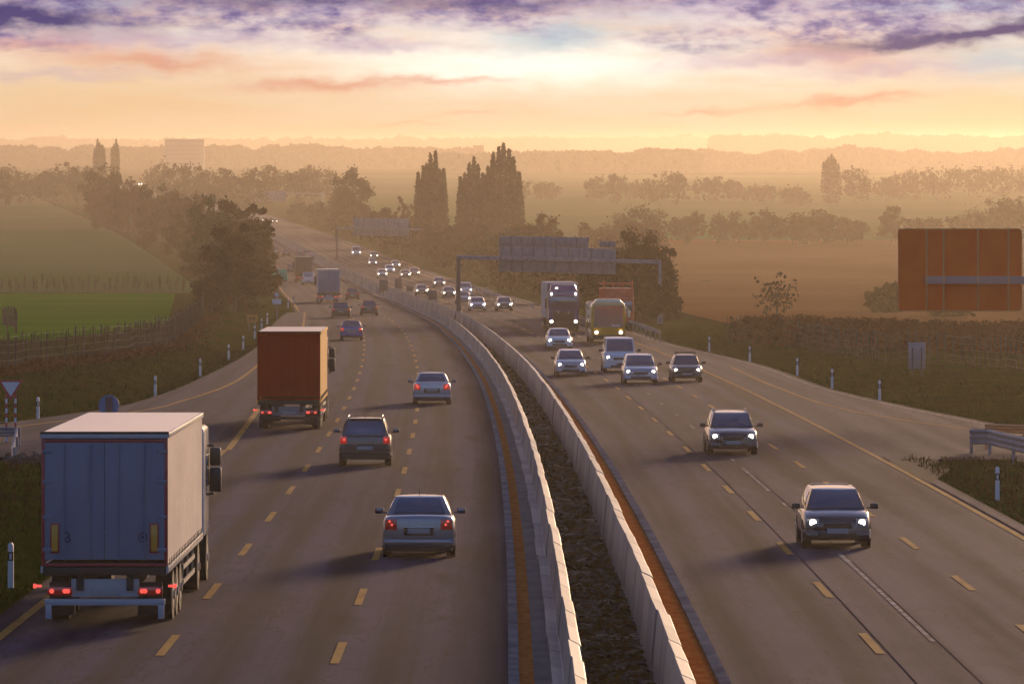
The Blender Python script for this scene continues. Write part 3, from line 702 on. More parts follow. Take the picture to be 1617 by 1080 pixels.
LG, RG = 'cars driving away on the left carriageway', 'oncoming cars on the right carriageway'
car('sedan', 'p_silver', 'silver saloon with small red tail lights, closest of the cars driving away', 662, 878, tail='tail', group=LG)
car('suv', 'p_grey', 'dark grey off-road style car with roof rails and square red tail lights', 577, 735, rails=True, group=LG)
car('sedan', 'p_silver2', 'silver saloon with bright brake lights, right of the maroon lorry', 682, 638, tail='tail_on', brake=True, group=LG)
car('hatch', 'p_blue', 'blue hatchback driving away beyond the maroon lorry', 555, 537, group=LG)
car('wagon', 'p_dark', 'dark estate car on the left of the pair ahead of the blue hatchback', 538.5, 502, group=LG, tail='tail')
car('hatch', 'p_dark', 'dark hatchback on the right of the pair ahead of the blue hatchback', 583, 498, group=LG, tail='tail')
car('hatch', 'p_red', 'dull red car just right of the distant white lorry', 556.5, 474, group=LG, tail='tail')
car('van', 'p_white', 'small white van following behind the brown lorry', 487, 450, cat='van', name='van', group=LG, tail='tail')
car('hatch', 'p_dark', 'dark car left of the brown lorry, above the green road sign', 459, 431, group=LG, tail='tail')
car('wagon', 'p_dark', 'hazy dark car alone in its lane beyond the brown lorry, next to the roadside trees', 452, 405, group=LG, tail='tail')
car('hatch', 'p_dark', 'far dark car half hidden by the trees on the left verge', 436, 401, group=LG, tail='tail')
car('sedan', 'p_dark', 'hazy car with a bright roof just beyond the top of the brown lorry', 491, 412, group=LG, tail='tail')
car('hatch', 'p_dark', 'farther hazy car beside the bright barrier, partly behind another roof', 484, 406, group=LG, tail='tail')
# oncoming
car('hatch', 'p_black', 'black car with big white headlights, closest of the oncoming cars', 1320, 864, away=False, group=RG)
car('wagon', 'p_black', 'dark estate with roof rails and a chrome edged grille, second closest oncoming', 1156, 717, away=False, rails=True, group=RG, grille_chrome=True)
car('box', 'p_dark', 'old dark boxy car with a roof rack in the outer oncoming lane', 1084, 603, away=False, rack=True, group=RG)
car('wagon', 'p_silver2', 'pale silver people carrier in front of the white van', 1011, 606, away=False, sc_=1.03, group=RG)
car('van', 'p_white', 'white delivery van with dark lower bumper behind the silver people carrier', 979, 587, away=False, cat='van', name='van', group=RG)
car('hatch', 'p_silver2', 'silver car closest to the barrier, level with the white van', 901, 594, away=False, group=RG)
car('sedan', 'p_white', 'white saloon right in front of the blue lorry', 883, 552, away=False, group=RG)
car('hatch', 'p_dark', 'dark car alone in the outer lane, far beyond the blue lorry', 796.5, 491, away=False, group=RG)
car('sedan', 'p_silver2', 'silver car just right of the near gantry column', 754, 491, away=False, group=RG)
car('sedan', 'p_silver', 'silver car partly behind the near gantry column', 732, 480, away=False, group=RG)
car('van', 'p_white', 'white van above the silver car at the near gantry column', 735, 468, away=False, cat='van', name='van', group=RG, sc_=.92)
car('hatch', 'p_dark', 'dark car left of the near gantry column', 709, 471, away=False, group=RG)
car('wagon', 'p_grey', 'grey car at the road edge, left of and beyond the near gantry column', 693.5, 454, away=False, group=RG)
car('hatch', 'p_dark', 'dark car close to the median boards with lit headlights', 666, 467, away=False, group=RG)
car('hatch', 'p_grey', 'grey car nearest the verge in the distant bunch', 654.5, 437, away=False, group=RG)
car('hatch', 'p_dark', 'dark car in the middle lane of the distant bunch', 640, 440, away=False, group=RG)
car('hatch', 'p_silver', 'silver car leading the far end of the distant bunch', 625, 424, away=False, group=RG)
car('wagon', 'p_white', 'white car in the distant bunch, one lane from the median', 615.5, 432, away=False, group=RG)
car('hatch', 'p_silver2', 'pale car in the distant bunch beside the median board', 603.5, 439, away=False, group=RG)
car('hatch', 'p_silver', 'hazy car below the far white van, the nearer of two in line', 588.5, 420, away=False, group=RG)
car('hatch', 'p_dark', 'hazy car behind another, just right of the far white van', 590.5, 409, away=False, group=RG)
car('van', 'p_white', 'tall white van beside the far gantry column', 562.5, 405, away=False, cat='van', name='van', group=RG, sc_=1.05)
car('hatch', 'p_grey', 'farthest oncoming car, left pair of lights at the vanishing road', 418, 351.5, away=False, group=RG)
car('hatch', 'p_grey', 'second farthest oncoming car, right pair of lights at the vanishing road', 433.5, 353, away=False, group=RG)

# ------------------------------------------------------------------ lorries and bus
def place(name, label, cat, px, py, away, group=None):
    P = at(px, py); slope = (K(P.y + 4) - K(P.y - 4)) / 8; hd = -math.atan(slope); pit = math.atan((prof(P.y + 2) - prof(P.y - 2)) / 4)
    P.z += .006
    return thing(name, label, cat, P, hd if away else hd + math.pi, pit if away else -pit, group)
def wheelset(t, y, hw, r=.5, w=.32, dual=False):
    for s_ in (-1, 1):
        m_ = MB(); m_.tube((s_*(hw-w-(.3 if dual else 0)), y, r), (s_*(hw-.04), y, r), r, n=28); o = m_.build('wheel', 'tyre', t, smooth=40)
        m_ = MB(); m_.tube((s_*(hw-.06), y, r), (s_*(hw-.03), y, r), r*.56, n=18); m_.tube((s_*(hw-.05), y, r), (s_*(hw+.0), y, r), r*.18, n=12); m_.build('hub', 'rim', o, smooth=40)
def artic(label, px, py, doors, side, roof, detail=True, H=4.0, LB=13.2, frame='t_red', cab='p_white', name='articulated_lorry', marker=True, sidemat='t_tarp', W=2.52):
    """origin: ground below the rear doors; +Y ahead"""
    t = place(name, label, 'lorry', px, py, True, 'lorries driving away on the left carriageway')
    hw = W / 2; zf = 1.22
    m_ = MB(); m_.box(0, LB/2, zf-.10, W-.06, LB, .16, .01); m_.box(-.5, LB/2, zf-.32, .14, LB-.2, .34); m_.box(.5, LB/2, zf-.32, .14, LB-.2, .34); m_.build('chassis', 'black', t)
    # doors
    for s_ in (-1, 1):
        m_ = MB(); m_.box(s_*(hw/2-.032), .015, (zf+H)/2-.02, hw-.072, .05, H-zf-.30, .008); d_ = m_.build('rear_door', doors, t)
        if detail:
            m_ = MB()
            for xx in (.28, .80): m_.tube((s_*xx, -.035, zf+.12), (s_*xx, -.035, H-.25), .014, n=6)
            m_.build('lock_bar', doors, d_)
            m_ = MB()
            for zz in (1.55, 2.2, 2.9, 3.5): m_.box(s_*(hw-.12), -.022, zz, .18, .03, .07, .01)
            m_.build('hinge', doors, d_)
    m_ = MB()                                                              # door surround
    m_.box(-hw+.035, .02, (zf+H)/2, .07, .08, H-zf, .01); m_.box(hw-.035, .02, (zf+H)/2, .07, .08, H-zf, .01)
    m_.box(0, .02, H-.17, W-.145, .08, .07, .01); m_.box(0, .02, zf+.03, W-.145, .08, .06, .01); m_.build('door_frame', frame, t)
    m_ = MB(); m_.box(0, .0, H-.075, W, .14, .10, .02); m_.build('roof_header', doors if doors != 't_white' else 't_bumper', t)
    m_ = MB(); m_.box(0, -.02, H-.01, W+.04, .12, .05, .01); m_.build('rubber_seal', 'black', t)
    # sides
    for s_ in (-1, 1):
        vs_, fs_ = [], []; ny_, nz_ = 60, 3
        for i in range(ny_ + 1):
            y = .09 + (LB - .1) * i / ny_
            for j in range(nz_ + 1):
                z = zf + .02 + (H - zf - .10) * j / nz_; bu = .012 * math.sin(i * 1.6) + .018 * nz(i, j, .6, s_) * math.sin(math.pi * j / nz_)
                vs_.append((s_*(hw - .02 + bu), y, z))
        for i in range(ny_):
            for j in range(nz_): q_ = i*(nz_+1)+j; fs_.append((q_, q_+nz_+1, q_+nz_+2, q_+1) if s_ > 0 else (q_+1, q_+nz_+2, q_+nz_+1, q_))
        raw('side_curtain', vs_, fs_, sidemat, t, smooth=True)
        m_ = MB(); m_.box(s_*(hw-.01), LB/2, zf-.07, .05, LB, .14, .008); m_.box(s_*(hw-.0), LB/2, H-.06, .05, LB, .10, .01); sr = m_.build('side_rail', 't_bumper' if doors == 't_white' else sidemat, t)
        if detail:
            m_ = MB()
            for i in range(22): m_ = MB(); m_.box(s_*(hw+.012), .5 + i*.58, zf+.02, .012, .04, .22); m_.build('curtain_strap', 'black', sr)
    m_ = MB(); m_.patch((-hw, 0, H-.005), (hw, 0, H-.005), (hw, LB, H-.005), (-hw, LB, H-.005), .04, 8, 20); m_.build('roof_sheet', roof, t, smooth=60)
    m_ = MB(); m_.box(0, LB-.02, (zf+H)/2, W-.03, .06, H-zf-.02, .02); m_.build('front_wall', doors, t)
    # rear end
    m_ = MB(); m_.box(0, .12, .50, W-.12, .12, .13, .02); [m_.box(s_*(hw-.14), .10, .33, .12, .08, .32, .01) for s_ in (-1, 1)]; m_.build('underride_bar', 't_bumper' if doors == 't_white' else 'black', t)
    m_ = MB(); m_.box(0, .2, .78, 1.35, .06, .36, .01); m_.build('plate_panel', 't_bumper' if doors == 't_white' else 'steel', t)
    m_ = MB(); m_.box(0, .155, .70, .54, .02, .13, .006); m_.build('number_plate', 'plate', t)
    for s_ in (-1, 1):
        m_ = MB(); m_.box(s_*.90, .16, .72, .50, .10, .17, .02); h_ = m_.build('tail_light', 'tail', t)
        for xx in (.74, .80, 1.06):
            m_ = MB(); m_.tube((s_*xx, .12, .72), (s_*xx, .10, .72), .048, n=12); m_.build('bulb', 'tail_hot', h_)
        m_ = MB(); m_.box(s_*.88, .45, .55, .50, .03, .66, .01); m_.build('mudflap', 'black', t)
        m_ = MB(); m_.box(s_*(hw+.07), .14, .82, .14, .05, .05, .01); m_.box(s_*(hw+.14), .13, .82, .06, .06, .09, .015); m_.build('marker_light', 'tail_hot', t)
        if marker:
            m_ = MB(); m_.box(s_*.99, -.028, 1.78, .19, .012, .60, .003); mk = m_.build('marker_board', 't_red', t)
            m_ = MB(); m_.box(s_*.99, -.037, 1.78, .12, .010, .52, .003); m_.build('marker_face', 't_marker', mk)
    if detail and marker:
        m_ = MB()                                                          # round badge with a cross stroke
        for i in range(16):
            a, b_ = i*math.pi/8, (i+1)*math.pi/8
            m_.tube((.76+.085*math.cos(a), -.03, 1.80+.085*math.sin(a)), (.76+.085*math.cos(b_), -.03, 1.80+.085*math.sin(b_)), .011, n=5)
        m_.box(.745, -.03, 1.80, .02, .012, .07); m_.box(.775, -.03, 1.80, .02, .012, .07); m_.box(.76, -.03, 1.80, .05, .012, .015); m_.build('round_badge', 'navy', t)
        m_ = MB(); pts_ = [(-.80, 1.88), (-.74, 1.90), (-.70, 1.84), (-.76, 1.78), (-.80, 1.74), (-.74, 1.70), (-.68, 1.73), (-.72, 1.80)]
        for a, b_ in zip(pts_, pts_[1:]): m_.tube((a[0], -.03, a[1]), (b_[0], -.03, b_[1]), .014, n=5)
        m_.build('navy_emblem', 'navy', t)
    for y in (2.6, 3.9, 5.2): wheelset(t, y, hw, .50, .38)
    for s_ in (-1, 1):
        m_ = MB(); m_.box(s_*(hw-.03), 8.2, .86, .03, 4.4, .10); m_.box(s_*(hw-.03), 8.2, .55, .03, 4.4, .10); [m_.box(s_*(hw-.06), 8.2+k_, .75, .04, .06, .6) for k_ in (-2, 0, 2)]; m_.build('side_guard', 'rim', t)
    # tractor
    y0 = LB + .3
    m_ = MB(); m_.box(0, y0 - .3, .95, .9, 3.0, .25); m_.build('tractor_frame', 'black', t)
    wheelset(t, y0 - 1.2, hw, .52, .30, True); wheelset(t, y0 + 2.0 + .6, hw, .52, .32)
    m_ = MB(); m_.box(0, y0 + 2.1, 2.25, 2.46, 2.1, 2.5, .14, seg=3); m_.hexa([(-1.15, y0+1.2, 3.45), (1.15, y0+1.2, 3.45), (1.1, y0+2.9, 3.45), (-1.1, y0+2.9, 3.45), (-1.0, y0+1.2, H-.06), (1.0, y0+1.2, H-.06), (.9, y0+2.2, H-.2), (-.9, y0+2.2, H-.2)], .08); m_.build('cab', cab, t)
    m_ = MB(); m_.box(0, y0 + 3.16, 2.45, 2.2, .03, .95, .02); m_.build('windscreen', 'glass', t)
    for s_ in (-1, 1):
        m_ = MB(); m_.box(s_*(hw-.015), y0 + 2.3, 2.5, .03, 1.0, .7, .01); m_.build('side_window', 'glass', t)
        m_ = MB(); m_.box(s_*(hw+.13), y0 + 2.9, 2.78, .26, .16, .42, .05); m_.box(s_*(hw+.13), y0 + 2.9, 2.26, .28, .16, .56, .05); m_.tube((s_*(hw-.15), y0+2.9, 3.05), (s_*(hw+.1), y0+2.9, 3.03), .03); m_.tube((s_*(hw-.15), y0+2.9, 1.9), (s_*(hw+.1), y0+2.9, 1.95), .03); m_.build('wing_mirror', 'p_mirror', t)
    return t
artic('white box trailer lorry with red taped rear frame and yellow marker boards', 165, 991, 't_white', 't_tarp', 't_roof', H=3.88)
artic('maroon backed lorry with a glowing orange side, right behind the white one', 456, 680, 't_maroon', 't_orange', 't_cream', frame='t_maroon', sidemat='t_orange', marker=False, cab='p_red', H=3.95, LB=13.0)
artic('distant white lorry with reddish tail lights, left of a small red car', 519.5, 479, 't_white', 't_tarp', 't_roof', detail=False, frame='t_bumper', marker=False, H=3.9)
artic('dark brown lorry in the haze ahead of the small white van', 479.5, 446, 't_brown', 't_brown', 't_brown', detail=False, frame='t_brown', sidemat='t_brown', marker=False, H=3.9, cab='p_red')

def cab_lorry():
    """oncoming blue lorry; origin below the front bumper, +Y is its travel direction"""
    t = place('box_lorry', 'tall dark blue lorry with lit headlights and a pale roof edge', 'lorry', 890, 525, False)
    hw = 1.26; H = 4.0
    m_ = MB(); m_.box(0, -1.15, 2.05, 2.44, 2.2, 2.6, .16, seg=3); m_.build('cab', 'cab_blue', t)
    m_ = MB(); m_.hexa([(-1.12, -2.0, 3.3), (1.12, -2.0, 3.3), (1.1, -.25, 3.3), (-1.1, -.25, 3.3), (-1.05, -2.0, 3.9), (1.05, -2.0, 3.9), (.98, -.9, 3.86), (-.98, -.9, 3.86)], .08); sn = m_.build('roof_fairing', 'cab_blue', t)
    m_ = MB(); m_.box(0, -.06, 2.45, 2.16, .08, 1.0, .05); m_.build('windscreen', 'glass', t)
    m_ = MB(); m_.hexa([(-1.1, -.1, 2.98), (1.1, -.1, 2.98), (1.1, .2, 2.9), (-1.1, .2, 2.9), (-1.1, -.1, 3.06), (1.1, -.1, 3.06), (1.1, .2, 2.96), (-1.1, .2, 2.96)]); m_.build('sun_visor', 'cab_blue', t)
    m_ = MB(); m_.box(0, -.02, 1.35, 1.7, .08, .95, .04); m_.build('grille', 'black', t)
    m_ = MB(); m_.box(0, -.03, .58, 2.46, .22, .55, .08); m_.build('bumper', 'black', t)
    m_ = MB(); m_.tube((-.75, .06, 1.72), (.75, .06, 1.72), .03); [m_.tube((x, .06, 1.72), (x, .06, 1.5), .06) for x in (-.4, .4)]; m_.build('lamp_bar', 'chrome', t)
    for s_ in (-1, 1):
        m_ = MB(); m_.box(s_*.98, .03, .88, .42, .12, .24, .05); h_ = m_.build('headlight', 'head_off', t)
        m_ = MB(); m_.tube((s_*.98, .08, .88), (s_*.98, .10, .88), .13, n=14); m_.build('lamp_glow', 'head', h_)
        m_ = MB(); m_.tube((s_*.98, .0, 3.12), (s_*.98, .03, 3.12), .09, n=12); m_.build('roof_lamp', 'head', t)
        m_ = MB(); m_.box(s_*(hw+.13), -.25, 2.35, .20, .14, .85, .05); m_.build('wing_mirror', 'p_mirror', t)
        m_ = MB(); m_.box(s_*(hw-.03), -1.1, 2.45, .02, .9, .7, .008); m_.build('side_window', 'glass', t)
    m_ = MB(); m_.box(.55, -.55, 3.52, .22, .1, .18, .04); m_.build('roof_lamp', 'head', t)
    m_ = MB(); m_.box(0, -9.0, (1.15+H)/2, 2.54, 13.2, H-1.15, .03); m_.build('trailer_box', 't_tarp', t)
    m_ = MB(); m_.box(0, -2.36, (1.2+H)/2, 2.44, .04, H-1.35, .02); m_.build('trailer_front', 'navy', t)
    m_ = MB(); m_.box(0, -8.5, .95, 1.0, 14, .3); m_.build('chassis', 'black', t)
    for y in (-1.35, -4.6, -11.5, -12.8, -14.1): wheelset(t, y, hw, .5, .34)
cab_lorry()
def bus():
    t = place('bus', 'yellow bus with a wide dark windscreen behind the white van', 'bus', 961, 543, False)
    W, H, L_ = 2.5, 3.0, 11.5; hw = W/2
    def ring(y, w, zt, zb): return [(x*w, y, z) for x, z in ((-.94, zb), (.94, zb), (1, zb+.12), (1, zt-.45), (.94, zt-.14), (.80, zt-.02), (-.80, zt-.02), (-.94, zt-.14), (-1, zt-.45), (-1, zb+.12))]
    m_ = MB(); m_.loft([ring(.0, hw*.93, H-.06, .40), ring(-.10, hw*.985, H, .34), ring(-.5, hw, H+.02, .32), ring(-L_+.3, hw, H+.02, .32), ring(-L_, hw*.97, H-.05, .38)]); m_.build('body', 'bus_yellow', t, smooth=50)
    m_ = MB(); m_.hexa([(-1.0, -.35, H-.02), (1.0, -.35, H-.02), (1.0, -4.2, H-.02), (-1.0, -4.2, H-.02), (-.85, -.6, H+.2), (.85, -.6, H+.2), (.85, -4, H+.2), (-.85, -4, H+.2)], .05); m_.build('roof_unit', 'bus_cream', t)
    m_ = MB(); m_.box(0, .005, H-.17, 2.1, .06, .10, .03); m_.build('roof_visor', 'bus_cream', t)
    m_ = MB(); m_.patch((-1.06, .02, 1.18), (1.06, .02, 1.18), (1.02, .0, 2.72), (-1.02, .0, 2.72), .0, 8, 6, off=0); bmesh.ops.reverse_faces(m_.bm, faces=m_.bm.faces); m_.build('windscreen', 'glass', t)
    m_ = MB(); m_.box(-.55, .045, 1.30, .62, .01, .09); m_.build('front_sticker', 'sign_white', t)
    m_ = MB(); m_.box(0, .03, .50, 2.3, .12, .28, .05); m_.build('bumper', 'black', t)
    for s_ in (-1, 1):
        m_ = MB(); m_.box(s_*.88, .03, .82, .40, .08, .20, .05); h_ = m_.build('headlight', 'head_off', t)
        m_ = MB(); m_.tube((s_*.88, .06, .82), (s_*.88, .09, .82), .12, n=14); m_.build('lamp_glow', 'head', h_)
        m_ = MB(); m_.box(s_*(hw+.20), .22, 2.15, .22, .14, .52, .05); m_.tube((s_*(hw-.1), .0, 2.75), (s_*(hw+.2), .22, 2.4), .03); m_.build('wing_mirror', 'bus_cream', t)
        for i in range(6): m_ = MB(); m_.box(s_*(hw+.003), -1.6-i*1.62, 1.95, .012, 1.45, .95, .004); m_.build('side_window', 'glass', t)
        m_ = MB(); m_.box(s_*(hw+.002), -L_/2, .75, .010, L_-1, .5, .003); m_.build('side_panel', 'bus_cream', t)
    m_ = MB(); m_.patch((-1, -L_-.01, 1.4), (-1, -L_-.01, 2.6), (1, -L_-.01, 2.6), (1, -L_-.01, 1.4)); m_.build('rear_window', 'glass', t)
    for y in (-2.4, -8.4): wheelset(t, y, hw+.03, .48, .3)
bus()
def skip_lorry():
    t = place('skip_lorry', 'red lorry with a ribbed open steel body, mostly hidden behind the yellow bus', 'lorry', 978, 524, False)
    hw = 1.25
    m_ = MB(); m_.box(0, -1.0, 1.75, 2.4, 1.9, 2.0, .15, seg=3); m_.build('cab', 'box_red', t)
    m_ = MB(); m_.box(0, -.03, 2.05, 2.1, .06, .8, .04); m_.build('windscreen', 'glass', t)
    m_ = MB(); m_.box(0, -5.2, 2.35, 2.5, 6.2, 2.3, .03); 
    for i in range(9): [m_.box(s_*1.27, -2.4-i*.7, 2.35, .06, .1, 2.2) for s_ in (-1, 1)]
    for x in (-1.0, -.33, .33, 1.0): m_.box(x, -2.07, 2.35, .1, .06, 2.2)
    m_.build('steel_body', 'box_red', t)
    m_ = MB(); m_.tube((-1.25, -2.1, 3.85), (1.25, -2.1, 3.85), .06); [m_.tube((x, -2.1, 3.4), (x, -2.1, 4.15), .06) for x in (-1.15, 1.15)]; m_.tube((-1.25, -8.2, 3.85), (1.25, -8.2, 3.85), .06); [m_.tube((s_*1.2, -2.1, 3.85), (s_*1.2, -8.2, 3.85), .05) for s_ in (-1, 1)]; [m_.tube((x, -2.1, 3.45), (x, -2.1, 3.85), .04) for x in (-.4, .4)]; m_.build('top_frame', 'box_red', t)
    m_ = MB(); m_.box(0, -4.5, .9, 1.0, 8, .3); m_.box(0, 0, .6, 2.4, .2, .4, .05); m_.build('chassis', 'black', t)
    for s_ in (-1, 1): m_ = MB(); m_.box(s_*.95, .08, .8, .35, .08, .2, .04); m_.build('headlight', 'head_off', t)
    for y in (-1.2, -5.6, -6.9): wheelset(t, y, hw, .5, .32)
skip_lorry()

# ------------------------------------------------------------------ gantries and signs
def zat(py, Y): return (HY - py) / F * Y
def gantry(lab, pl, pr, ytop, panels, colr=.20):
    A = at(*pl); yb = A.y - 22; B = Vector(((pr[0]-CX)/F*yb, yb, prof(yb) - .25))
    t = thing('sign_gantry', lab, 'gantry', (A.x, A.y, A.z), group='steel sign gantries over the motorway')
    D = B - A; zt = zat(ytop[0], A.y) - A.z; zt2 = zat(ytop[1], B.y) - A.z
    m_ = MB(); m_.tube((0, 0, 0), (0, 0, .9), .55, .26, n=12); m_.tube((0, 0, .9), (0, 0, zt+.1), .24, .20, n=12); m_.build('column', 'column', t)
    m_ = MB(); m_.box(0, 0, zt+.05, .42, .42, .5, .03); m_.build('column_cap', 'column', t)
    m_ = MB(); m_.tube((D.x, D.y, D.z - .05), (D.x, D.y, zt2), .17, .14, n=12); m_.box(D.x, D.y, D.z+.6, .5, .5, 1.3, .04); m_.build('column', 'steel', t)
    m_ = MB(); dx = Vector((D.x, D.y, zt2 - zt)); ang = math.atan2(D.y, D.x); Ln = math.hypot(D.x, D.y)
    m_.box(D.x/2, D.y/2, (zt+zt2)/2, Ln, .34, .36, .03, rz=ang); m_.build('beam', 'steel', t)
    for (x0, x1, y0, y1) in panels:                                    # photo columns/rows of each panel back
        f = lambda x: min(1, max(0, solve(A, B, x)))
        a, b_ = f(x0), f(x1); pa, pb = A.lerp(B, a), A.lerp(B, b_)
        zc0, zc1 = zat(y1, (pa.y+pb.y)/2) - A.z, zat(y0, (pa.y+pb.y)/2) - A.z
        m_ = MB(); c_ = (pa + pb) / 2 - A; w_ = (pb - pa).xy.length
        off = Vector((-math.sin(ang), math.cos(ang), 0)) * .32
        m_.box(c_.x + off.x, c_.y + off.y, (zc0+zc1)/2, w_, .05, zc1-zc0, .01, rz=ang); pn = m_.build('sign_panel', 'signback', t)
        n_ = max(2, int(w_/1.5))
        for i in range(n_ + 1):
            m_ = MB(); u = (i/n_ - .5) * (w_ - .1); m_.box(c_.x + off.x*.75 + math.cos(ang)*u, c_.y + off.y*.75 + math.sin(ang)*u, (zc0+zc1)/2, .07, .10, zc1-zc0-.06, rz=ang)
            m_.build('stiffener', 'signback', pn)
    return t
def solve(A, B, x):
    lo, hi_ = 0., 1.
    for _ in range(40):
        m = (lo + hi_) / 2; p = A.lerp(B, m)
        if CX + p.x / p.y * F < x: lo = m
        else: hi_ = m
    return lo
gantry('nearer overhead gantry seen from behind, a column in the median and grey panel backs', (724, 506), (1042, 532), (409, 411), [(785, 968, 391, 431), (785, 925, 374, 390), (943, 967.5, 381, 390.6)])
gantry('hazy second gantry farther along with a pale panel over the oncoming lanes', (532, 408), (682, 420), (362, 361), [(556, 644, 345, 373)])
def far_gantry():
    p = at(398, 335); t = thing('sign_gantry', 'faint bluish farthest gantry panel above the treetops at the road end', 'gantry', p, group='steel sign gantries over the motorway')
    m_ = MB(); m_.tube((0, 0, 0), (0, 0, 7), .3); m_.tube((24, 4, 0), (24, 4, 7), .3); m_.build('column', 'steel', t)
    m_ = MB(); m_.box(12, 2, 6.2, 24.4, .5, .5, .05, rz=math.atan2(4, 24)); m_.build('beam', 'steel', t)
    m_ = MB(); m_.box(5.6, .6, 5.3, 12, .2, 3.6, .05, rz=math.atan2(4, 24)); m_.build('sign_panel', 'signback', t)
far_gantry()
def bigsign():
    Y = 256.; X0, X1 = (1418.-CX)/F*Y, (1614.-CX)/F*Y; z1, z0 = zat(361.5, Y), zat(491, Y); gz = prof(Y) + .1
    xc = 26.0
    t = thing('sign_gantry', 'large flare-tinted back of a cantilevered road sign with vertical rails on the right', 'road sign', (xc, Y, gz)); ox = -xc; oz = -gz
    w, h = X1-X0, z1-z0; cx, cz = (X0+X1)/2+ox, (z0+z1)/2+oz
    b = bmesh.new(); r_ = .14; pts = []
    for qx, qz, a0 in ((w/2-r_, h/2-r_, 0), (-w/2+r_, h/2-r_, 90), (-w/2+r_, -h/2+r_, 180), (w/2-r_, -h/2+r_, 270)):
        for i in range(6): a = R(a0 + i*18); pts.append((qx + r_*math.cos(a), qz + r_*math.sin(a)))
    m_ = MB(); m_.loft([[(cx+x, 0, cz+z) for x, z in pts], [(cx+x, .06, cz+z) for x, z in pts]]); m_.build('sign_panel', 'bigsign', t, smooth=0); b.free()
    m_ = MB()
    rim_ = [(cx+x*.995, -.02, cz+z*.995) for x, z in pts]
    for a, c_ in zip(rim_, rim_[1:] + rim_[:1]): m_.tube(a, c_, .022, n=5)
    m_.build('panel_edge', 'signrail', t)
    for px in (1463, 1490, 1544, 1592):
        m_ = MB(); m_.box((px-CX)/F*Y+ox, -.06, cz, .055, .10, h-.06, .008); m_.build('rail', 'signrail', t)
    m_ = MB(); m_.box(0+.5, 0, 0, .01, .01, .01); 
    bx0 = (1460-CX)/F*Y+ox; zb_ = zat(442, Y)+oz
    m_ = MB(); m_.box((bx0+.2)/2, -.22, zb_, -bx0+.2, .22, .34, .02); m_.build('beam', 'bigbeam', t)
    m_ = MB()
    for px in (1463, 1490, 1544, 1592): m_.box((px-CX)/F*Y+ox, -.335, zb_, .05, .03, .40)
    m_.build('clamp', 'signrail', t)
    m_ = MB(); m_.tube((0.05, -.22, -.1), (0.05, -.22, zb_+.4), .26, .18, n=14); m_.build('post', 'steel', t)
bigsign()
def small(name, label, cat, px, py, group=None, rz=0.):
    p = at(px, py); p.z = ground(p.x, p.y) + .0; return thing(name, label, cat, p, rz, group=group)
t = small('yield_sign', 'white and red give way triangle on red striped posts at the left edge', 'road sign', 17, 700)
s_ = F / t.location.y; hgt = (700 - 579) / s_
m_ = MB(); w_ = .47
m_.hexa([(-.001, 0, hgt-.80), (.001, 0, hgt-.80), (.001, .03, hgt-.80), (-.001, .03, hgt-.80), (-w_, 0, hgt), (w_, 0, hgt), (w_, .03, hgt), (-w_, .03, hgt)]); pl = m_.build('triangle', 'sign_red', t)
m_ = MB(); m_.hexa([(-.001, -.012, hgt-.62), (.001, -.012, hgt-.62), (.001, -.004, hgt-.62), (-.001, -.004, hgt-.62), (-w_*.74, -.012, hgt-.075), (w_*.74, -.012, hgt-.075), (w_*.74, -.004, hgt-.075), (-w_*.74, -.004, hgt-.075)]); m_.build('white_face', 'sign_white', pl)
for dx in (-.17, .17):
    m_ = MB(); m_.tube((dx, .06, -.1), (dx, .06, hgt-.1), .04, n=8); po = m_.build('post', 'sign_red', t)
    m_ = MB()
    for i in range(6): m_.tube((dx, .06, .2+i*.36), (dx, .06, .38+i*.36), .044, n=8, caps=False)
    m_.build('white_band', 'sign_white', po)
t = small('round_sign', 'blue back of a round sign on two dark posts above the white lorry roof', 'road sign', 172, 668)
s_ = F / t.location.y; hc = (668 - 621) / s_; m_ = MB(); m_.tube((0, 0, hc), (0, .03, hc), .43, n=28); m_.build('disc', 'sign_blue', t)
for dx in (-.10, .10): m_ = MB(); m_.box(dx, -.05, hc/2+.15, .07, .06, hc+.4); m_.build('post', 'column', t)
m_ = MB(); m_.box(0, -.02, hc, .3, .03, .7, .01); m_.build('bracket', 'column', t)
t = small('roadside_box', 'yellow green box peeping out above the white lorry roof', 'roadside box', 118, 672)
m_ = MB(); m_.box(0, 0, .32, .55, .4, .5, .04); m_.build('housing', 'sign_lime', t); m_ = MB(); m_.box(0, 0, .6, .6, .45, .06, .02); m_.build('lid', 'sign_lime', t)
t = small('direction_sign', 'green direction sign beside the dark trees, left of the brown lorry', 'road sign', 440, 462)
Y_ = t.location.y; s_ = F / Y_; zc = (462-434)/s_
m_ = MB(); m_.box(0, 0, zc, 27/s_, .08, 19/s_, .02); pl = m_.build('panel', 'sign_green', t)
m_ = MB(); [m_.box(x_, -.05, zc + z_, w2, .02, .14) for x_, z_, w2 in ((-.3, .35, 1.2), (.2, -.05, 1.6), (-.1, -.45, 1.3))]; m_.build('faint_lettering', 'signback', pl)
for dx in (-.8, .8): m_ = MB(); m_.tube((dx, .08, -.2), (dx, .08, zc), .06); m_.build('post', 'steel', t)
t = small('warning_sign', 'small orange rectangular sign on the grassy bank', 'road sign', 398, 511); s_ = F / t.location.y; zc = (511-493)/s_
m_ = MB(); m_.box(0, 0, zc, 17/s_, .05, 12/s_, .015); pl = m_.build('panel', 'sign_orange', t)
m_ = MB(); m_.box(-.18, -.035, zc, .10, .01, .36); m_.box(.0, -.035, zc, .10, .01, .30); m_.box(.2, -.035, zc, .12, .01, .34); m_.build('dark_figures', 'p_red', pl)
for dx in (-.3, .3): m_ = MB(); m_.tube((dx, .05, -.2), (dx, .05, zc), .035); m_.build('post', 'steel', t)
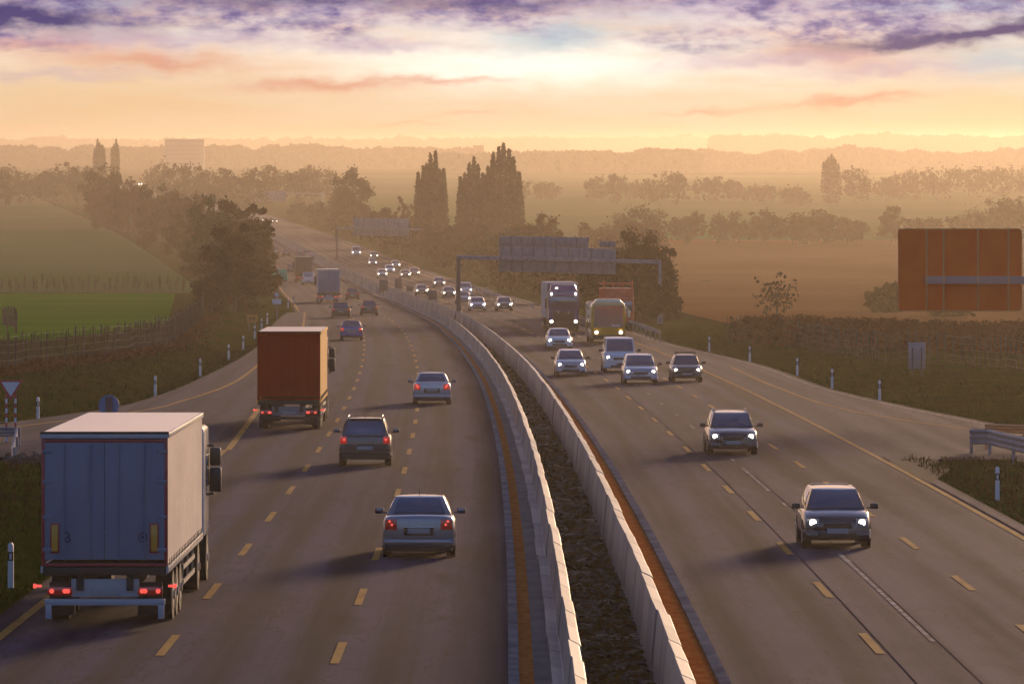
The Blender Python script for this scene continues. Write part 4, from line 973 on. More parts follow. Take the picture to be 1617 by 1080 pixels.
t = small('distance_sign', 'round white sign above a white plate on a thin post at the left verge', 'road sign', 437, 503); s_ = F / t.location.y
m_ = MB(); m_.tube((0, 0, (503-464)/s_), (0, .04, (503-464)/s_), 4.6/s_, n=20); d_ = m_.build('disc', 'sign_white', t)
m_ = MB(); [m_.tube((4.4/s_*math.cos(a/10*6.283), -.01, (503-464)/s_+4.4/s_*math.sin(a/10*6.283)), (4.4/s_*math.cos((a+1)/10*6.283), -.01, (503-464)/s_+4.4/s_*math.sin((a+1)/10*6.283)), .04, n=5) for a in range(10)]; m_.build('red_ring', 'sign_red', d_)
m_ = MB(); m_.box(0, .02, (503-475)/s_, 14/s_, .04, 8/s_, .02); m_.build('plate', 'sign_white', t)
m_ = MB(); m_.tube((0, .07, -.2), (0, .07, (503-462)/s_), .05); m_.build('post', 'steel', t)
t = small('small_road_sign', 'dull purple back of a small sign before the right hand fence', 'road sign', 1448, 598); s_ = F / t.location.y
m_ = MB(); m_.box(0, 0, (598-566)/s_, 27/s_, .05, 42/s_, .03); m_.build('panel', 'signback', t)
for dx in (-.25, .25): m_ = MB(); m_.tube((dx, -.05, -.2), (dx, -.05, 45/s_), .04); m_.build('post', 'column', t)

# delineator posts
def delineator(px, py, lab, g):
    t = small('marker_post', lab, 'marker post', px, py, g)
    m_ = MB(); m_.loft([[(a*w, b_*w*.8, z) for a, b_ in ((-1, -1), (1, -1), (1.0, 1), (-1.0, 1))] for w, z in ((.065, -.1), (.062, .60))]); m_.build('shaft', 'post_white', t)
    m_ = MB(); m_.loft([[(a*w, b_*w*.8, z) for a, b_ in ((-1, -1), (1, -1), (1.0, 1), (-1.0, 1))] for w, z in ((.064, .602), (.062, .80))]); b_ = m_.build('black_band', 'black', t)
    m_ = MB(); m_.box(0, -.052, .70, .05, .01, .13); m_.build('reflector', 'sign_white', b_)
    m_ = MB(); m_.loft([[(a*w, c_*w*.8, z) for a, c_ in ((-1, -1), (1, -1), (1.0, 1), (-1.0, 1))] for w, z in ((.061, .802), (.058, .95), (.03, 1.0))]); m_.build('cap', 'post_white', t)
GL, GR = 'white marker posts along the left slip road', 'white marker posts along the right hand verge'
for px, py, lab in ((17, 925, 'white marker post in the grass left of the white lorry, closest to the viewer'), (60, 661, 'white marker post left of the round blue sign'),
                    (245, 623, 'white marker post just right of the round blue sign'), (316, 591, 'second white marker post right of the round blue sign'),
                    (361, 564, 'third white marker post right of the round blue sign'), (384, 548, 'white marker post fourth from the round blue sign, left of the maroon lorry roof'),
                    (402, 531, 'white marker post just below the orange sign'), (413, 519, 'white marker post right of and below the orange sign'), (422, 509, 'white marker post between the orange and the round white sign'),
                    (455, 486, 'small far marker post at the end of the joining lane'), (464, 478, 'farthest left marker post, left of the distant white lorry')):
    delineator(px, py, lab, GL)
for px, py, lab in ((1575, 788, 'white marker post below the end of the right guard rail'), (1389, 632, 'white marker post below the large sign back, nearest of the row'),
                    (1314, 612, 'white marker post second in the row leading from the big sign'), (1259, 592, 'white marker post third in the row leading from the big sign'),
                    (1184, 571, 'white marker post fourth in the row leading from the big sign'), (1120, 554, 'white marker post fifth in the row, right of the gantry foot'),
                    (841, 487, 'far white marker post left of the blue lorry'), (816, 479, 'farther marker post right of the lone dark car'), (770, 461, 'faint marker post at the verge beyond the near gantry column')):
    delineator(px, py, lab, GR)

# guard rails
def guardrail(name, label, pts, h=.75, mats='steel', double=False):
    t = thing(name, label, 'guard rail', (0, 0, 0))
    P = [Vector((x, y, ground(x, y) if False else prof(y))) for x, y in pts]
    def rail(z0, dx):
        m_ = MB(); prof_ = [(0, -.155), (.04, -.11), (.04, -.06), (0, -.02), (0, .02), (.04, .06), (.04, .11), (0, .155), (-.012, .155), (-.012, -.155)]
        rings = []
        for i, p in enumerate(P):
            d = (P[min(i+1, len(P)-1)] - P[max(i-1, 0)]); d.z = 0; d.normalize(); n_ = Vector((d.y, -d.x, 0)) * dx
            rings.append([tuple(p + n_ * (a + .06) + Vector((0, 0, z0 + b_))) for a, b_ in prof_])
        m_.loft(rings); return m_.build('rail', mats, t, smooth=0, recalc=True)
    rail(h - .15, -1)
    if double: rail(h - .15, 1)
    for i in range(len(P)):
        m_ = MB(); m_.box(P[i].x, P[i].y, P[i].z + h/2 - .2, .10, .12, h + .2, .01); m_.build('post', mats, t)
    return t
def seg(a, b, n): return [(a[0] + (b[0]-a[0]) * i / n, a[1] + (b[1]-a[1]) * i / n) for i in range(n + 1)]
def wp(px, py): p = at(px, py); return (p.x, p.y)
def rail3(label, pts, mats, hr=.55, posts=None):
    """three ridged rail along pts (x, y, top height above the road)"""
    t = thing('guard_rail', label, 'guard rail', (pts[0][0], pts[0][1], prof(pts[0][1]))); O = t.location
    P = [Vector((x, y, prof(y) + h_)) - O for x, y, h_ in pts]; rings = []
    for i, p in enumerate(P):
        d = P[min(i+1, len(P)-1)] - P[max(i-1, 0)]; d.z = 0; d.normalize(); n_ = Vector((d.y, -d.x, 0)); n_ = n_ if n_.y < 0 or abs(n_.y) < .3 and n_.x < 0 else -n_
        pf = [(0 if k_ % 4 in (0, 3) else .07, -hr * k_ / 11) for k_ in range(12)]; pf += [(a - .015, b_) for a, b_ in reversed(pf)]
        rings.append([tuple(p + n_ * (a + .05) + Vector((0, 0, b_))) for a, b_ in pf])
    m_ = MB(); m_.loft(rings); m_.build('rail', mats, t, smooth=0, recalc=True)
    for i in (posts if posts is not None else range(len(P))):
        p = P[i]; m_ = MB(); zg = prof(pts[i][1]) - O.z; m_.box(p.x, p.y + .05, (p.z + zg)/2 - .1, .11, .10, p.z - zg + .15, .01); m_.build('post', mats, t)
    return t
rail3('ridged guard rail with a flared end panel in front of the right slip road nose', [(16.45, 208.6, .88), (17.05, 207.9, .90), (17.35, 201.5, .92), (17.75, 195, .94), (18.6, 186, .95), (20.4, 172, .95), (23.5, 150, .95)], 'steel')
rail3('yellowish rear guard rail behind the flared end panel at the right slip road nose', [(17.3, 212.5, .95), (18.6, 211.5, .95), (20.2, 209, .95), (23, 203, .95)], 'signrail', .32)
c_ = wp(30, 708)
rail3('grey guard rail dipping to the ground at its end beside the white lorry roof', [(c_[0]-5, c_[1]+1.5, .78), (c_[0]-2, c_[1]+.6, .78), (c_[0], c_[1], .78), (c_[0]+.35, c_[1]-5, .62), (c_[0]+.6, c_[1]-9, .40)], 'steel', .34)
c_ = wp(1000, 524); d_ = wp(1042, 541); guardrail('guard_rail', 'pale guard rail leading to the foot of the near gantry', seg(c_, d_, 6), h=.9, mats='concrete2')
c_ = wp(742, 459); d_ = wp(800, 480); guardrail('guard_rail', 'distant guard rail on the verge beyond the near gantry column', seg(c_, d_, 10), h=.8)
c_ = wp(634, 418); d_ = wp(662, 430); guardrail('guard_rail', 'far guard rail behind the distant bunch of cars', seg(c_, d_, 10), h=.8, mats='signrail')
# grey gravel nose patch on the right + heap of stones on the left
nose = [wp(*p) for p in ((1402, 729), (1478, 724), (1500, 742), (1470, 764))]
tag(raw('gravel_patch', [(x, y, prof(y) + .012 + .0) for x, y in nose], [(0, 1, 2, 3)], 'asphalt'), kind='structure', label='grey paved corner of the slip road nose')
q = []
for i in range(500):
    p = at(random.uniform(10, 100), random.uniform(706, 735)); p.z = ground(p.x, p.y) + random.uniform(0, .12); r_ = random.uniform(.05, .16); c0 = np.array(p)
    for f in range(3):
        a = np.random.randn(3); a /= np.linalg.norm(a); b2 = np.cross(a, [0.3, .2, 1]); b2 /= np.linalg.norm(b2) + 1e-6; q.append([c0-a*r_-b2*r_*.7, c0+a*r_-b2*r_*.7, c0+a*r_+b2*r_*.7, c0-a*r_+b2*r_*.7])
tag(quads_np('rubble', np.array(q), 'gutter'), kind='stuff', label='pale rubble heaped below the guard rail', cat='rubble')

# ------------------------------------------------------------------ fences
def fence(label, path, sp_, h, thick=.06, wires=5, wob=.12, cap=99, pick=0.):
    t = thing('field_fence', label, 'fence', (0, 0, 0))
    P = [Vector((x, y, 0)) for x, y in path]; out = []
    for a, b_ in zip(P, P[1:]):
        n = max(1, int((b_-a).length / sp_)); out += [a.lerp(b_, i/n) for i in range(n)]
    out.append(P[-1]); out = out[:cap]; tops = []
    for p in out:
        z = ground(p.x, p.y); hh = h * random.uniform(.9, 1.1); lx, ly = random.uniform(-wob, wob)*.5, random.uniform(-wob, wob)*.5
        m_ = MB(); m_.tube((p.x, p.y, z-.2), (p.x+lx, p.y+ly, z+hh), thick*random.uniform(.8, 1.2), thick*.8, n=6); m_.build('fence_post', 'wood', t); tops.append((p, z, hh))
    m_ = MB()
    for k_ in range(wires):
        f = .12 + .83 * k_ / (wires - 1)
        for (a, za, ha), (b_, zb_, hb) in zip(tops, tops[1:]): m_.tube((a.x, a.y, za+h*f), (b_.x, b_.y, zb_+h*f), .010, n=4, caps=False)
    m_.build('fence_wire', 'wire', t, smooth=0)
    if pick:
        m_ = MB()
        for (a, za, ha), (b_, zb_, hb) in zip(tops, tops[1:]):
            n = max(1, int((b_ - a).length / pick))
            for i in range(1, n):
                p = a.lerp(b_, i/n); z = za + (zb_-za)*i/n; m_.tube((p.x, p.y, z+.05), (p.x+random.uniform(-.04, .04), p.y, z+h*random.uniform(.82, 1.04)), .022, n=4, caps=False)
        o = m_.build('picket', 'wood', t, smooth=0); o['kind'] = 'stuff'
    return t
FL = [wp(-60, 596), wp(0, 588), wp(60, 579), wp(160, 568), wp(215, 559), wp(272, 547), wp(292, 531), wp(312, 514), wp(322, 500)]
def resample_len(path): return sum(math.dist(a, b) for a, b in zip(path, path[1:]))
fence('long weathered post fence along the bank in front of the green field', FL, resample_len(FL) / 92, 2.15, .055, pick=.36)
fence('dark short stretch of fence higher in the field at the left edge', [wp(-20, 531), wp(26, 530), wp(24, 520), wp(4, 516)], 1.1, 1.7, .06, 4)
FR = [wp(1070, 546), wp(1140, 552), wp(1300, 582), wp(1430, 592), wp(1640, 618)]
FR = [(x + 4.0, y + 12) for x, y in FR]
fence('wildlife fence in front of the brown scrub on the right', FR, resample_len(FR) / 90, 1.8, .045)
m_ = MB()

# ------------------------------------------------------------------ vegetation
rng = np.random.default_rng(11)
def leafquads(centres, size, flat=.0):
    n = len(centres); a = rng.normal(size=(n, 3)); a /= np.linalg.norm(a, axis=1)[:, None]
    b = rng.normal(size=(n, 3)); b -= (a * b).sum(1)[:, None] * a; b /= np.linalg.norm(b, axis=1)[:, None]
    s = size * rng.uniform(.5, 1.3, (n, 1)); a *= s; b *= s * rng.uniform(.4, .9, (n, 1)); c = centres
    return np.stack([c-a-b, c+a-b, c+a+b, c-a+b], axis=1)
def crown_pts(kind, h, r, n):
    """points filling a crown; z from the ground"""
    pts = []
    if kind == 'poplar':
        nk = 7; cs = [(-1 + 2 * (k + .5) / nk) * .86 + rng.uniform(-.06, .06) for k in range(nk)]
        hs = [h * (1 - .30 * abs(c) ** 2.6) * rng.uniform(.86, .97) for c in cs]; m0 = int(rng.integers(2, 5)); hs[m0] = h
        for i in range(n):
            k = rng.integers(nk); f = rng.uniform(0, 1) ** .8; u = rng.uniform(-1, 1)
            x = cs[k] * (.82 + .18 * min(1, f * 3)) + u * .25 * (1.25 - 1.12 * f ** 2.4)
            y = rng.normal() * .30 * (1 - .45 * f) ; pts.append((x * r * .92 + rng.normal() * .02 * r, y * r, h * .03 + (hs[k] - h * .03) * f + rng.normal() * .008 * h))
    else:
        k = 60; cl = []
        for i in range(k):
            u = rng.uniform(0, 2*math.pi); v = rng.uniform(-1, 1.0); q = math.sqrt(max(0, 1 - v*v)) ** .7; rad = rng.uniform(.3, .95)
            low = .0 if kind == 'bush' else .06
            cl.append((r*q*math.cos(u)*rad, r*q*math.sin(u)*rad, h*(low + (1-low)*.5*(1 + v*rad)), r*rng.uniform(.08, .26)))
        for i in range(n):
            x, y, z, s = cl[rng.integers(k)]; d = rng.normal(size=3) * s * .55
            pts.append((x + d[0], y + d[1], max(h*.03, z + d[2] * .9)))
    return np.array(pts)
MESH = {}
def tree_mesh(kind, h, r, n, size, m, seed):
    key = (kind, h, r, m, seed)
    if key in MESH: return MESH[key]
    n = int(n * 1.5) if size < .5 else n; cp = crown_pts(kind, h, r, n); cr = quads_np('crown', leafquads(cp, size), m); cme = cr.data; bpy.data.objects.remove(cr)
    m_ = MB(); th = h * (.55 if kind != 'poplar' else .9); tr = .022 * h
    m_.tube((0, 0, -.3), (.1, 0, th * .5), tr, tr * .7, n=8); m_.tube((.1, 0, th*.5), (0, .1, th), tr*.7, tr*.25, n=7)
    for i in range(14 if kind != 'poplar' else 8):
        z0 = h * random.uniform(.15, .55); p = cp[random.randrange(len(cp))]; m_.tube((0.05, 0, z0), tuple(p), tr*.30, tr*.06, n=5, caps=False)
        for j in range(3):
            q_ = cp[random.randrange(len(cp))]
            if np.linalg.norm(q_ - p) < r: m_.tube(tuple((np.array((0.05, 0, z0)) * .4 + p * .6)), tuple(q_), tr*.12, tr*.04, n=4, caps=False)
    o = m_.build('trunk', 'bark', None, smooth=50); tme = o.data; bpy.data.objects.remove(o)
    MESH[key] = (cme, tme); return MESH[key]
def tree(kind, label, px, py, top, w=None, m='leaf_brown', n=3000, seed=0, group=None, name=None, dx=0., dy=0., size=None, cat='tree'):
    P = at(px, py); P.x += dx; P.y += dy; P.z = ground(P.x, P.y)
    h = P.z * -F / P.y + HY - top; h = h * P.y / F; r = (w if w else 60) / 2 * P.y / F
    cme, tme = tree_mesh(kind, round(h, 1), round(r, 1), n, size or max(.11, .0010 * P.y ** .76), m, seed)
    t = thing(name or {'poplar': 'poplar_tree', 'bush': 'bush', 'round': 'broadleaf_tree'}[kind], label, cat, P, random.uniform(0, 6.28) if kind != 'poplar' else 0, group=group)
    for nm, me in (('crown', cme), ('trunk', tme)): o = bpy.data.objects.new(nm, me); C.objects.link(o); o.parent = t
    return t
# left mass beside the road
GT = 'trees and bushes along the left verge'
for a in (('round', 'tall dark tree at the right tip of the left hand mass, beside the lanes', 402, 470, 325, 74), ('round', 'broad dark tree in front of the left hand mass, above the orange sign', 366, 492, 352, 92),
          ('bush', 'low dark bush at the foot of the left mass, next to the fence end', 334, 500, 432, 66), ('bush', 'dark bush just left of the green direction sign', 405, 474, 402, 42),
          ('round', 'dark tree whose top rises highest over the farthest gantry on the left', 378, 455, 306, 80), ('round', 'olive tinted tree in the middle of the left mass', 335, 450, 305, 84),
          ('round', 'brown tree on the field side of the left mass', 318, 425, 312, 70), ('bush', 'twiggy bush at the road end of the left mass, by the far cars', 421, 432, 352, 30),
          ('round', 'hazy brown tree behind the left mass, above the misty field', 292, 398, 296, 84), ('round', 'hazy tree left of the dark mass', 252, 382, 290, 84),
          ('round', 'pale brown tree under the distant headlights on the left', 208, 372, 285, 76), ('round', 'rounded pinkish tree, highest of the hazy row on the left', 162, 360, 258, 84),
          ('bush', 'thick dark undergrowth bush below the tree above the orange sign', 372, 494, 400, 100), ('bush', 'thick dark undergrowth bush between the orange and green signs', 402, 484, 400, 84), ('bush', 'broad dark bush on the field side beside the fence end', 345, 480, 395, 90),
          ('bush', 'brown bush on the field side halfway along the left mass', 325, 446, 380, 84), ('bush', 'brown bush under the hazy tree behind the left mass', 296, 414, 345, 84),
          ('bush', 'brown bush below the pinkish tree on the left', 178, 366, 304, 90), ('bush', 'brown bush below the distant headlights on the left', 226, 370, 304, 90), ('bush', 'brown bush right of the distant headlights on the left', 268, 376, 306, 84),
          ('bush', 'small dark shrub alone in the misty field', 232, 392, 364, 28)):
    tree(*a, m={'olive': 'leaf_olive'}.get(a[1].split()[0], 'leaf_russet' if 'pinkish' in a[1] or 'brown tree' in a[1] else 'leaf_brown'), n=5200 if a[3] > 440 else 3600, seed=a[2], group=GT)
GH = 'hazy trees along the far side of the left fields'
for i, (px, py, top, w) in enumerate(((-10, 322, 262, 90), (48, 322, 268, 80), (95, 324, 256, 84), (128, 326, 262, 60), (5, 330, 270, 40), (300, 330, 255, 90), (262, 318, 257, 74), (395, 336, 266, 74), (345, 330, 262, 80), (430, 322, 262, 60), (470, 330, 262, 80), (505, 322, 258, 70))):
    tree('round', 'rounded hazy brown tree in the row beyond the left fields', px, py, top, w, m='leaf_russet', n=1800, seed=i % 4 + 100, group=GH)
for px, py, top, w, lab in ((157, 300, 220, 22, 'slim faint poplar rising above the hazy row on the far left, the thicker one'), (182, 300, 220, 15, 'slim faint poplar rising above the hazy row on the far left, the thinner one')):
    tree('poplar', lab, px, py, top, w, n=1500, seed=px)
# right of the road
GC = 'trees and bushes along the right verge'
spec = [('poplar', 'tall poplar nearest the lanes, standing apart from the pair', 662, 402, 240, 58, 'leaf_brown', 8500), ('poplar', 'shorter poplar at the left of the tall pair', 728, 408, 249, 60, 'leaf_brown', 6500),
        ('poplar', 'tallest poplar, with a pointed top above the horizon', 775, 410, 228, 68, 'leaf_brown', 8000), ('poplar', 'poplar filling the gap between the two tallest ones', 752, 410, 262, 56, 'leaf_brown', 5000),
        ('round', 'wide brown tree left of the poplars with an uneven top', 538, 368, 266, 74, 'leaf_brown', 4500), ('bush', 'low brown tree right of the wide one, over the far white van', 592, 392, 330, 70, 'leaf_brown', 3500),
        ('bush', 'thin reddish bush at the foot of the lone poplar', 620, 400, 306, 36, 'leaf_russet', 1600), ('round', 'large round dark bush behind the yellow bus', 965, 512, 362, 112, 'leaf_brown', 9000),
        ('bush', 'dark bush between the blue lorry and the round bush', 905, 500, 398, 90, 'leaf_olive', 5000), ('round', 'dark tree right of the round bush, over the gantry foot', 998, 516, 380, 78, 'leaf_brown', 6000),
        ('round', 'brown tree on the falling edge right of the tallest poplar', 826, 440, 338, 84, 'leaf_russet', 4500), ('bush', 'olive brown bush behind the gantry panels', 850, 462, 378, 90, 'leaf_olive', 5000),
        ('bush', 'brown bush under the tallest poplar', 775, 440, 352, 90, 'leaf_olive', 5000), ('bush', 'dark bush under the shorter poplar', 715, 424, 340, 80, 'leaf_brown', 4500),
        ('bush', 'dark bush beneath the lone poplar', 665, 414, 345, 70, 'leaf_brown', 4000), ('bush', 'low bush beyond the lone dark oncoming car', 815, 466, 402, 70, 'leaf_brown', 4500),
        ('bush', 'low roadside bush above the far guard rail', 640, 408, 352, 50, 'leaf_brown', 3000), ('bush', 'low bush on the verge behind the middle of the gantry', 770, 450, 388, 60, 'leaf_brown', 4000),
        ('bush', 'hazy bush beside the far gantry column', 560, 378, 330, 60, 'leaf_brown', 2500), ('bush', 'hazy bush where the road vanishes', 500, 358, 318, 60, 'leaf_brown', 2500), ('bush', 'farthest low bush beside the vanishing road', 465, 348, 322, 50, 'leaf_brown', 1800),
        ('bush', 'dense thicket on the verge directly right of the far white van', 612, 406, 352, 80, 'leaf_brown', 4000), ('bush', 'dense thicket on the verge left of the near gantry column', 690, 424, 368, 100, 'leaf_brown', 5500),
        ('bush', 'dense thicket filling the verge below the gantry panels on the left', 748, 443, 384, 110, 'leaf_olive', 6500), ('bush', 'dense thicket below the middle of the gantry panels', 800, 462, 400, 110, 'leaf_brown', 6500),
        ('bush', 'dense thicket just left of the blue lorry top', 856, 480, 412, 100, 'leaf_brown', 6500), ('bush', 'dense thicket between the blue lorry and the red one', 925, 503, 415, 110, 'leaf_brown', 7500), ('bush', 'dense low thicket beneath the large round bush', 960, 518, 420, 110, 'leaf_brown', 8000), ('bush', 'low dense thicket left of the near gantry foot', 1005, 522, 440, 66, 'leaf_brown', 5500),
        ('bush', 'thicket under the wide brown tree beyond the far gantry', 540, 374, 318, 84, 'leaf_brown', 3500)]
for i, (k_, lab, px, py, top, w, m__, n) in enumerate(spec): tree(k_, lab, px, py, top, w, m=m__, n=n, seed=i+200, group=GC, dx=2.5 if py < 500 else 3.0, dy=6 if py < 511 else 30)
tree('round', 'hazy brown tree behind the round bush', 935, 412, 352, 90, m='leaf_russet', n=2500, seed=301, dx=8); tree('round', 'hazy tree right of and behind the round bush, by a pale gap', 1010, 400, 330, 110, m='leaf_russet', n=2800, seed=302)
tree('bush', 'hazy bush on the slope right of the tallest poplar', 885, 410, 350, 80, m='leaf_russet', n=2500, seed=303, dx=8)
tree('round', 'small bare tree standing alone in the brown field', 1228, 508, 426, 78, m='leaf_brown', n=240, seed=310, size=.14)
tree('bush', 'small orange leaved tree left of the big sign back', 1398, 500, 446, 70, m='leaf_orange', n=1500, seed=311, size=.2); tree('bush', 'orange bush under the big sign back', 1500, 506, 466, 90, m='leaf_orange', n=1600, seed=312, size=.2)
GF = 'hazy trees along the far edge of the brown field'
for i, (px, py, top, w) in enumerate(((1085, 388, 334, 60), (1150, 386, 334, 70), (1205, 386, 330, 70), (1262, 388, 336, 70), (1300, 388, 333, 80), (1345, 386, 345, 60), (1408, 384, 326, 50), (1460, 384, 342, 60), (1520, 382, 336, 70), (1570, 378, 312, 90), (1625, 376, 305, 90))):
    tree('round', 'rounded hazy tree in the hedgerow beyond the brown field', px, py, top, w, m='leaf_russet', n=2200, seed=i % 5 + 320, group=GF)
GM = 'faint trees in the mist beyond the hedgerow'
for i, (px, py, top, w) in enumerate(((940, 322, 280, 40), (972, 322, 272, 44), (1000, 318, 286, 40), (1040, 326, 270, 60), (1070, 326, 268, 40), (1120, 322, 276, 60), (1160, 318, 284, 40), (1200, 320, 290, 60), (1255, 326, 296, 60), (1350, 322, 262, 60), (1400, 318, 280, 50), (1430, 316, 270, 70), (1480, 316, 262, 80), (1530, 312, 258, 80), (1580, 312, 262, 80), (1630, 312, 262, 80), (860, 318, 288, 50), (820, 318, 284, 40))):
    tree('round', 'faint tree in the mist beyond the hedgerow', px, py, top, w, m='leaf_brown', n=1300, seed=i % 4 + 340, group=GM)
tree('poplar', 'faint pointed tree standing highest in the right hand mist', 1312, 322, 243, 34, n=1600, seed=360)
# far woods: each one mass
def wood(label, y, x0, x1, hmin, hmax, m='leaf_brown', n=9000, depth=60):
    xs_ = rng.uniform(x0, x1, n); pts = []
    for x in xs_:
        e = .5 + .5 * noise.noise(Vector((x * .012, y, 1))) + .35 * noise.noise(Vector((x * .05, y, 5))); e = min(1, max(0, e))
        hh = hmin + (hmax - hmin) * e; pts.append((x, y + rng.uniform(0, depth), prof(y) + hh * rng.uniform(0, 1) ** .6))
    tag(quads_np('far_wood', leafquads(np.array(pts), max(1.2, y * .0006)), m), label, 'woodland', kind='stuff')
wood('faint wood in the mist on the left half of the view', 5600, -600, -30, 10, 24, n=12000)
wood('palest ridge of woodland at the horizon on the left', 11000, -1200, 100, 16, 34, n=15000)
wood('long straight band of misty poplars at the horizon on the right', 8500, 290, 960, 24, 35, n=15000)
wood('faint wood in the middle distance behind the poplars', 4600, -60, 150, 9, 20)
wood('pale misty wood behind the hedgerow on the right', 5000, 160, 620, 8, 22, n=12000)
wood('very faint wood under the horizon in the centre', 12500, -100, 560, 20, 35, n=12000)
# brown scrub band on the right
pts = []
for i in range(42000):
    u = random.random(); x = 13 + 70 * u ** 1.1; y = 372 + random.random() * 26 + 55 * math.exp(-(x - 13) / 8) - .35 * (x - 13)
    if x < ER(y) + 5: continue
    hh = 1.75 + .25 * nz(x, y, .4) + .3 * nz(x, y, .05, 2); pts.append((x, y, ground(x, y) + hh * random.random() ** .7))
tag(quads_np('brown_scrub', leafquads(np.array(pts), .13), 'scrub'), 'dense brown scrub behind the right hand fence', 'scrub', kind='stuff')
# low weeds at the left fence and tufts on the banks
pts = []
for i in range(9000):
    j = random.randrange(len(FL) - 1); a, b_ = FL[j], FL[j+1]; u = random.random(); x = a[0] + (b_[0]-a[0])*u + random.gauss(0, .9); y = a[1] + (b_[1]-a[1])*u + random.gauss(0, 1.5)
    pts.append((x, y, ground(x, y) + .45 * random.random() ** 1.5))
tag(quads_np('fence_undergrowth', leafquads(np.array(pts), .09), 'scrub'), 'dry undergrowth at the foot of the long left fence', 'undergrowth', kind='stuff')
def blades(name, label, regions, m, hmin, hmax, w):
    q = []
    for (n, fx, y0, y1, pw) in regions:
        for i in range(n):
            y = y0 + (y1 - y0) * random.random() ** pw; x = fx(y)
            if EL(y) - .15 < x < ER(y) + .15: continue
            if y < 206 and x < -19.2 - (219 - y) * .38 + .3: continue
            if x > ER(y) and y < 206 and x > rampR_in(y) - .3: continue
            cl = nz(x, y, .5, 7) + .5 * nz(x, y, 1.6, 8)
            if cl < -.15 and random.random() < .75: continue
            z = ground(x, y) - .02; h = random.uniform(hmin, hmax) * (1 + .8 * max(0, cl)); a = random.uniform(0, 6.28); lx, ly = random.gauss(0, .35) * h, random.gauss(0, .35) * h
            ux, uy = math.cos(a) * w, math.sin(a) * w
            q.append([(x-ux, y-uy, z), (x+ux, y+uy, z), (x+lx+ux*.3, y+ly+uy*.3, z+h), (x+lx-ux*.3, y+ly-uy*.3, z+h)])
    tag(quads_np(name, np.array(q), m), label, 'grass', kind='stuff')
blades('verge_grass', 'short green grass on the verges', [(26000, lambda y: K(y) - 10.6 - 8 * random.random(), 100, 206, 1.4), (30000, lambda y: EL(y) - 12 * random.random(), 206, 420, 1.), (15000, lambda y: ER(y) + .1 + random.random() * 5, 140, 206, 1.), (24000, lambda y: ER(y) + 12 * random.random(), 206, 480, 1.)], 'blade', .04, .13, .026)
blades('dry_tussocks', 'long dry tussocks on the banks', [(3200, lambda y: EL(y) - .3 - 11 * random.random(), 225, 420, 1.), (2500, lambda y: K(y) - 10.7 - 6 * random.random(), 150, 206, 1.), (2200, lambda y: ER(y) + .3 + 9 * random.random(), 200, 470, 1.), (1600, lambda y: K(y) + 14.2 + random.random() * 4, 150, 204, 1.)], 'drygrass', .10, .28, .028)
# pale saplings in rows behind the green field
GS = 'pale leafless saplings in a row behind the green field'
m_ = MB(); m_.tube((0, 0, -.1), (.08, 0, 1.0), .07, .05, n=6); m_.tube((.08, 0, 1.0), (-.05, 0, 2.1), .05, .02, n=6)
o = m_.build('stem', 'wood', None); sme = o.data; bpy.data.objects.remove(o)
tw = MB()
for i in range(26):
    z = random.uniform(.5, 2.0); a = random.uniform(0, 6.28); l = random.uniform(.25, .6); tw.tube((0.03, 0, z), (l*math.cos(a), l*math.sin(a), z + l * random.uniform(.3, 1.)), .03, .012, n=4, caps=False)
o = tw.build('twigs', 'drygrass', None, smooth=0); twm = o.data; bpy.data.objects.remove(o)
for row, (py, n, x0, x1) in enumerate(((464, 26, 4, 300), (455, 20, 10, 306))):
    for i in range(n):
        P = at(x0 + (x1-x0) * (i + random.uniform(-.3, .3)) / n, py - 2 * random.random()); P.z = ground(P.x, P.y) + .2
        t = thing('sapling', 'pale leafless sapling in the row behind the green field', 'sapling', P, random.uniform(0, 6.28), group=GS); t.scale = (.7, .7, random.uniform(.6, 1.))
        for nm, me in (('stem', sme), ('twigs', twm)): c0 = bpy.data.objects.new(nm, me); C.objects.link(c0); c0.parent = t

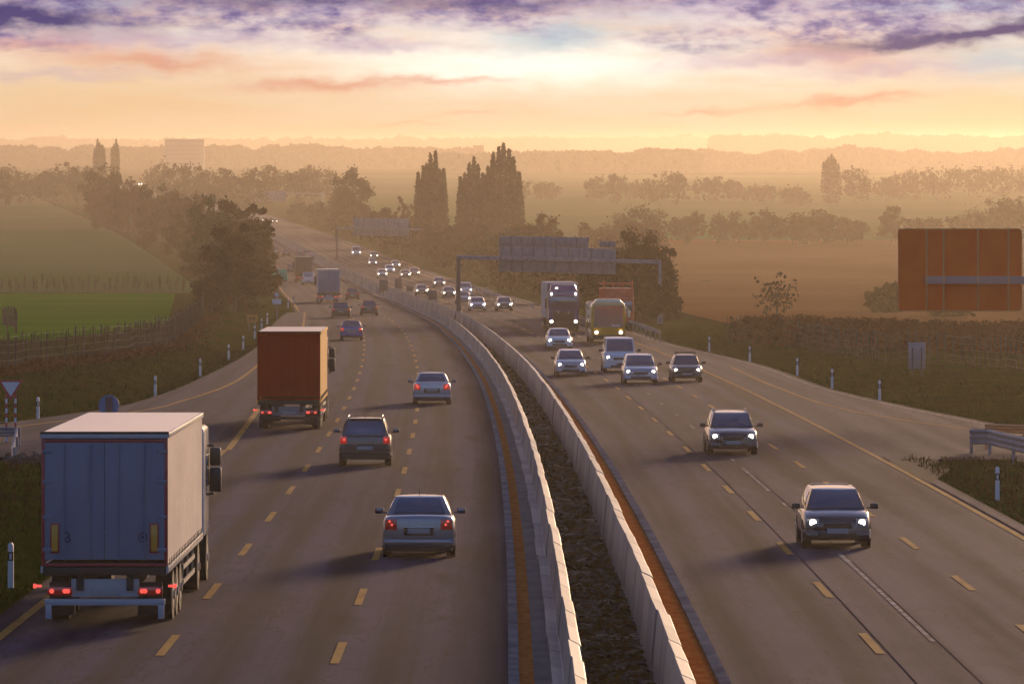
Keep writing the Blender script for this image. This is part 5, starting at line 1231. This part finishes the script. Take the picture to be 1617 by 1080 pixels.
# ------------------------------------------------------------------ far buildings
def block(label, px0, px1, top, base, Y, rows):
    X0, X1 = (px0-CX)/F*Y, (px1-CX)/F*Y; z0 = prof(Y); h = (HY - top)/F*Y - z0
    t = thing('apartment_block', label, 'building', ((X0+X1)/2, Y, z0)); w = X1-X0
    m_ = MB(); m_.box(0, 6, h/2, w, 12, h, .1); m_.build('wall', 'bldg', t)
    m_ = MB(); m_.box(0, 6, h+.3, w+.6, 12.6, .6); m_.build('roof', 'bldg', t)
    for i in range(rows):
        m_ = MB(); m_.box(0, -.06, h*(i+.6)/rows, w*.92, .1, 1.3); m_.build('window_band', 'bwin', t)
block('wide flat roofed block standing in the haze on the left', 260, 322, 221, 262, 5000, 7)
block('very faint flat roofed block left of the lone poplar', 612, 660, 232, 262, 8000, 6)
# far headlights on the bend behind the left trees
for i, (px, py, lab) in enumerate(((212, 291, 'left one of the tiny far cars seen as lights above the left trees'), (222, 293, 'right one of the tiny far cars seen as lights above the left trees'))):
    Y = 1480; X = (px-CX)/F*Y; z = (HY-py)/F*Y
    P = at(px, py); t = thing('car', lab, 'car', (P.x, P.y, P.z), math.pi, group='far cars seen as lights above the left trees')
    m_ = MB(); m_.box(0, 0, .75, 1.8, 4, .8, .2); m_.box(0, -.3, 1.3, 1.4, 2.2, .5, .2); m_.build('body', 'p_grey', t)
    for s_ in (-1, 1): m_ = MB(); m_.tube((s_*.7, 2.0, .8), (s_*.7, 2.05, .8), .30, n=12); m_.build('headlight', 'head', t)

# ------------------------------------------------------------------ haze: one closed box of even air
m = bpy.data.materials.new('haze_air'); m.use_nodes = True; nt = m.node_tree; nt.nodes.clear()
v = nt.nodes.new('ShaderNodeVolumePrincipled'); out = nt.nodes.new('ShaderNodeOutputMaterial'); nt.links.new(v.outputs[0], out.inputs['Volume'])
v.inputs['Color'].default_value = (.60, .53, .44, 1); v.inputs['Density'].default_value = .000155; v.inputs['Anisotropy'].default_value = .70
mb = MB(); mb.box(0, 7850, -7.25, 18100, 16100, 39.5)
h = mb.build('haze', m, None, smooth=0); tag(h, 'warm evening haze lying over the motorway and fields', 'haze', kind='stuff')
